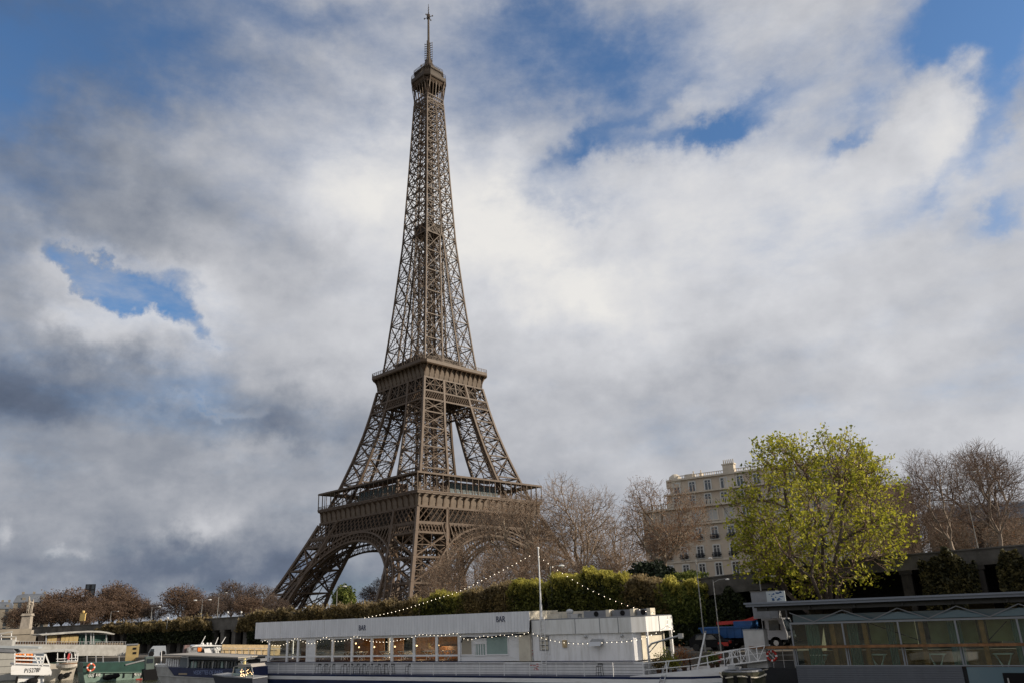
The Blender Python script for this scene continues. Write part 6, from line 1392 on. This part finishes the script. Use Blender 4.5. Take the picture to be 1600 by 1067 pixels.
f.poly([(254, 1022), (300, 1023), (372, 1026), (372, 1028), (300, 1025), (254, 1024)], 0, 3.6, 'roof', mat('roof_tan_grey', (.30, .28, .25), .6)); f.poly([(296, 1025), (372, 1027), (372, 1031), (296, 1029.5)], .1, 3.5, 'roof_band', mat('band_dark', (.05, .055, .065), .5))
b = MB(); c = f(251.5, 1040, 1.); d_ = f(252.5, 1016, 1.); b.cyl((c[0], 1, c[1]), (d_[0], 1, d_[1]), .045, .03, 6); b.build('flag_staff', hullw, f.e)
c = f(250, 1040, 1); b = MB()
for i in range(5): b.ball((c[0]-.6+i*.35, 1, c[1]+.1), .16, 6, 4)
b.build('mooring_gear', lamp_w, f.e)
# white cruiser behind it
f = Frame(325, 112, 'white_cruiser', 'white cruiser with slanted aerials behind the sightseeing boat', yaw=10)
f.poly([(292, 1012), (300, 1008.5), (350, 1009), (352, 1026), (290, 1026)], 0, 3, 'hull', mat('cruiser_grey', (.30, .31, .33), .6, col2=(.06, .055, .055), scale=1.6, thr=(.45, .55)))
f.poly([(298, 1011), (306, 1007), (346, 1007.5), (350, 1009), (304, 1009.5)], -.1, 3.1, 'roof', hullw); f.poly([(313, 1006.4), (332, 1006.5), (332, 1007.4), (313, 1007.4)], .5, 2, 'radar_arch', hullw)
f.poly([(309, 1011), (315, 1011), (315, 1017), (309, 1017)], -.06, -.002, 'orange_buoy', orange); f.poly([(319, 1013), (328, 1012), (331, 1020), (320, 1020)], -.3, -.002, 'dinghy', hullw); f.poly([(320, 1010), (334, 1010), (334, 1011.6), (320, 1011.6)], -.05, -.002, 'window', wglass)
f.bars([((314, 1006), (321, 993)), ((336.5, 1006), (341, 995)), ((346, 1005), (352.5, 994.5))], .5, .07, 'aerial', hullw)
b = MB()
for x in (317, 324, 329): c = f(x, 1005, .5); b.ball((c[0], .5, c[1]), .14, 6, 4)
for i in range(14):
    c = f(334+random.Random(i).random()*14, 1012+random.Random(i+50).random()*8, -.1); b.ball((c[0], -.1, c[1]), .16, 5, 3)
b.build('deck_gear', lamp_w, f.e)
f.rect(288.5, 1007.5, 295, 1024, .3, 1.2, 'locker', mat('locker_brown', (.22, .15, .14), .8, var=.4, scale=4))
# open deck tour boat with tan seats
f = Frame(385, 104, 'tour_boat', 'open topped tour boat with rows of tan seats left of the bar boat', yaw=20)
f.poly([(346, 1023), (440, 1024), (440, 1034), (346, 1034)], 0, 4, 'upper_deck', grey)
for r in range(2):
    for i in range(19):
        x = 348+i*4.7+r*2; c = f(x, 1023, .5+r*1.3); b = MB(); h_ = 1.15; b.hexa([(c[0]-.2, .5+r*1.3, c[1]), (c[0]+.2, .5+r*1.3, c[1]), (c[0]+.2, .95+r*1.3, c[1]), (c[0]-.2, .95+r*1.3, c[1]), (c[0]-.16, .4+r*1.3, c[1]+h_), (c[0]+.2, .4+r*1.3, c[1]+h_), (c[0]+.2, .55+r*1.3, c[1]+h_), (c[0]-.16, .55+r*1.3, c[1]+h_)]); b.build('seat', tan, f.e)
f.bars([((346, 1011.5), (440, 1012.5))]+[((x, 1011.5), (x, 1023)) for x in range(348, 436, 10)], .1, .05, 'railing', steel)
f.poly([(372, 1034.2), (440, 1034.2), (440, 1060), (372, 1060)], .3, 4, 'hull', mat('tour_hull', (.09, .10, .12), .5))
# small launch with a clear canopy and fairy lights
f = Frame(372, 74, 'small_launch', 'small dark launch with a clear domed canopy and fairy lights', yaw=-35)
f.poly([(332, 1054), (352, 1057), (394, 1060), (396, 1080), (344, 1080), (336, 1066)], 0, 2, 'hull', mat('launch_hull', (.025, .03, .045), .4))
f.poly([(331, 1053), (352, 1055.5), (395, 1058.5), (395, 1060.2), (352, 1057.5), (332, 1054.6)], -.06, 2.05, 'gunwale', grey)
f.poly([(366, 1041), (374, 1037.8), (392, 1037), (392, 1039), (394, 1041.5), (388, 1041.5)], 0, 2, 'canopy', mat('canopy_grey', (.30, .28, .26), .6))
for hp in (((366, 1041), (362, 1056)), ((384, 1041), (384, 1058)), ((393, 1041), (396, 1058))): f.bars([hp], 0, .06, 'hoop', steel)
f.poly([(363.5, 1042), (393, 1042), (395, 1058), (361, 1056)], .9, .95, 'clear_sheet', glass_t)
rr = random.Random(12)
b0 = None
for i in range(34):
    x, y = rr.uniform(374, 393), rr.uniform(1045, 1057); c = f(x, y, .3)
    if b0 is None: b = MB(); b.ball((0, 0, 0), .028, 5, 3); o = b0 = b.build('fairy_light', lamp_m, f.e)
    else: o = b0.copy(); COL.objects.link(o)
    o.location = (c[0], .3+rr.random()*.3, c[1])
f.bars([((376, 1033), (384, 1031), (394, 1024.5)), ((377, 1033), (379, 1037))], .5, .06, 'boat_hook', lamp_w)
c = f(382, 1036, .6); b = MB(); b.cyl((c[0], .6, c[1]-.15), (c[0], .6, c[1]+.4), .12, .1, 8); b.build('lantern', mat('lantern_yellow', (.65, .55, .25), .5), f.e)
# far river bank behind the viewpoint: it is what the panes and the water mirror
fb = empty('opposite_quay', (-20, -150, 0), 0, 'long pale stone quay on the opposite river bank', 'quay wall'); m = MB(); m.box(-500, 500, -8, 0, -1, 6); m.build('wall', bs, fb)
g = MB(); g.face([(-4000, -3000, 5.9), (-4000, -157, 5.9), (2000, -157, 5.9), (2000, -3000, 5.9)]); tag(g.build('far_bank_ground', soil), kind='structure')
for i in range(5):
    e = empty('far_terrace', (-230+i*95, -210, 6), 0, 'cream terrace of houses on the opposite river bank', 'building', 'terraces on the opposite bank'); m = MB(); m.box(0, 85, -12, 0, 0, 17+3*(i % 2)); m.build('wall', lime, e); m = MB(); m.box(0, 85, -11, -1, 17.01+3*(i % 2), 21+3*(i % 2)); m.build('roof', zinc, e)
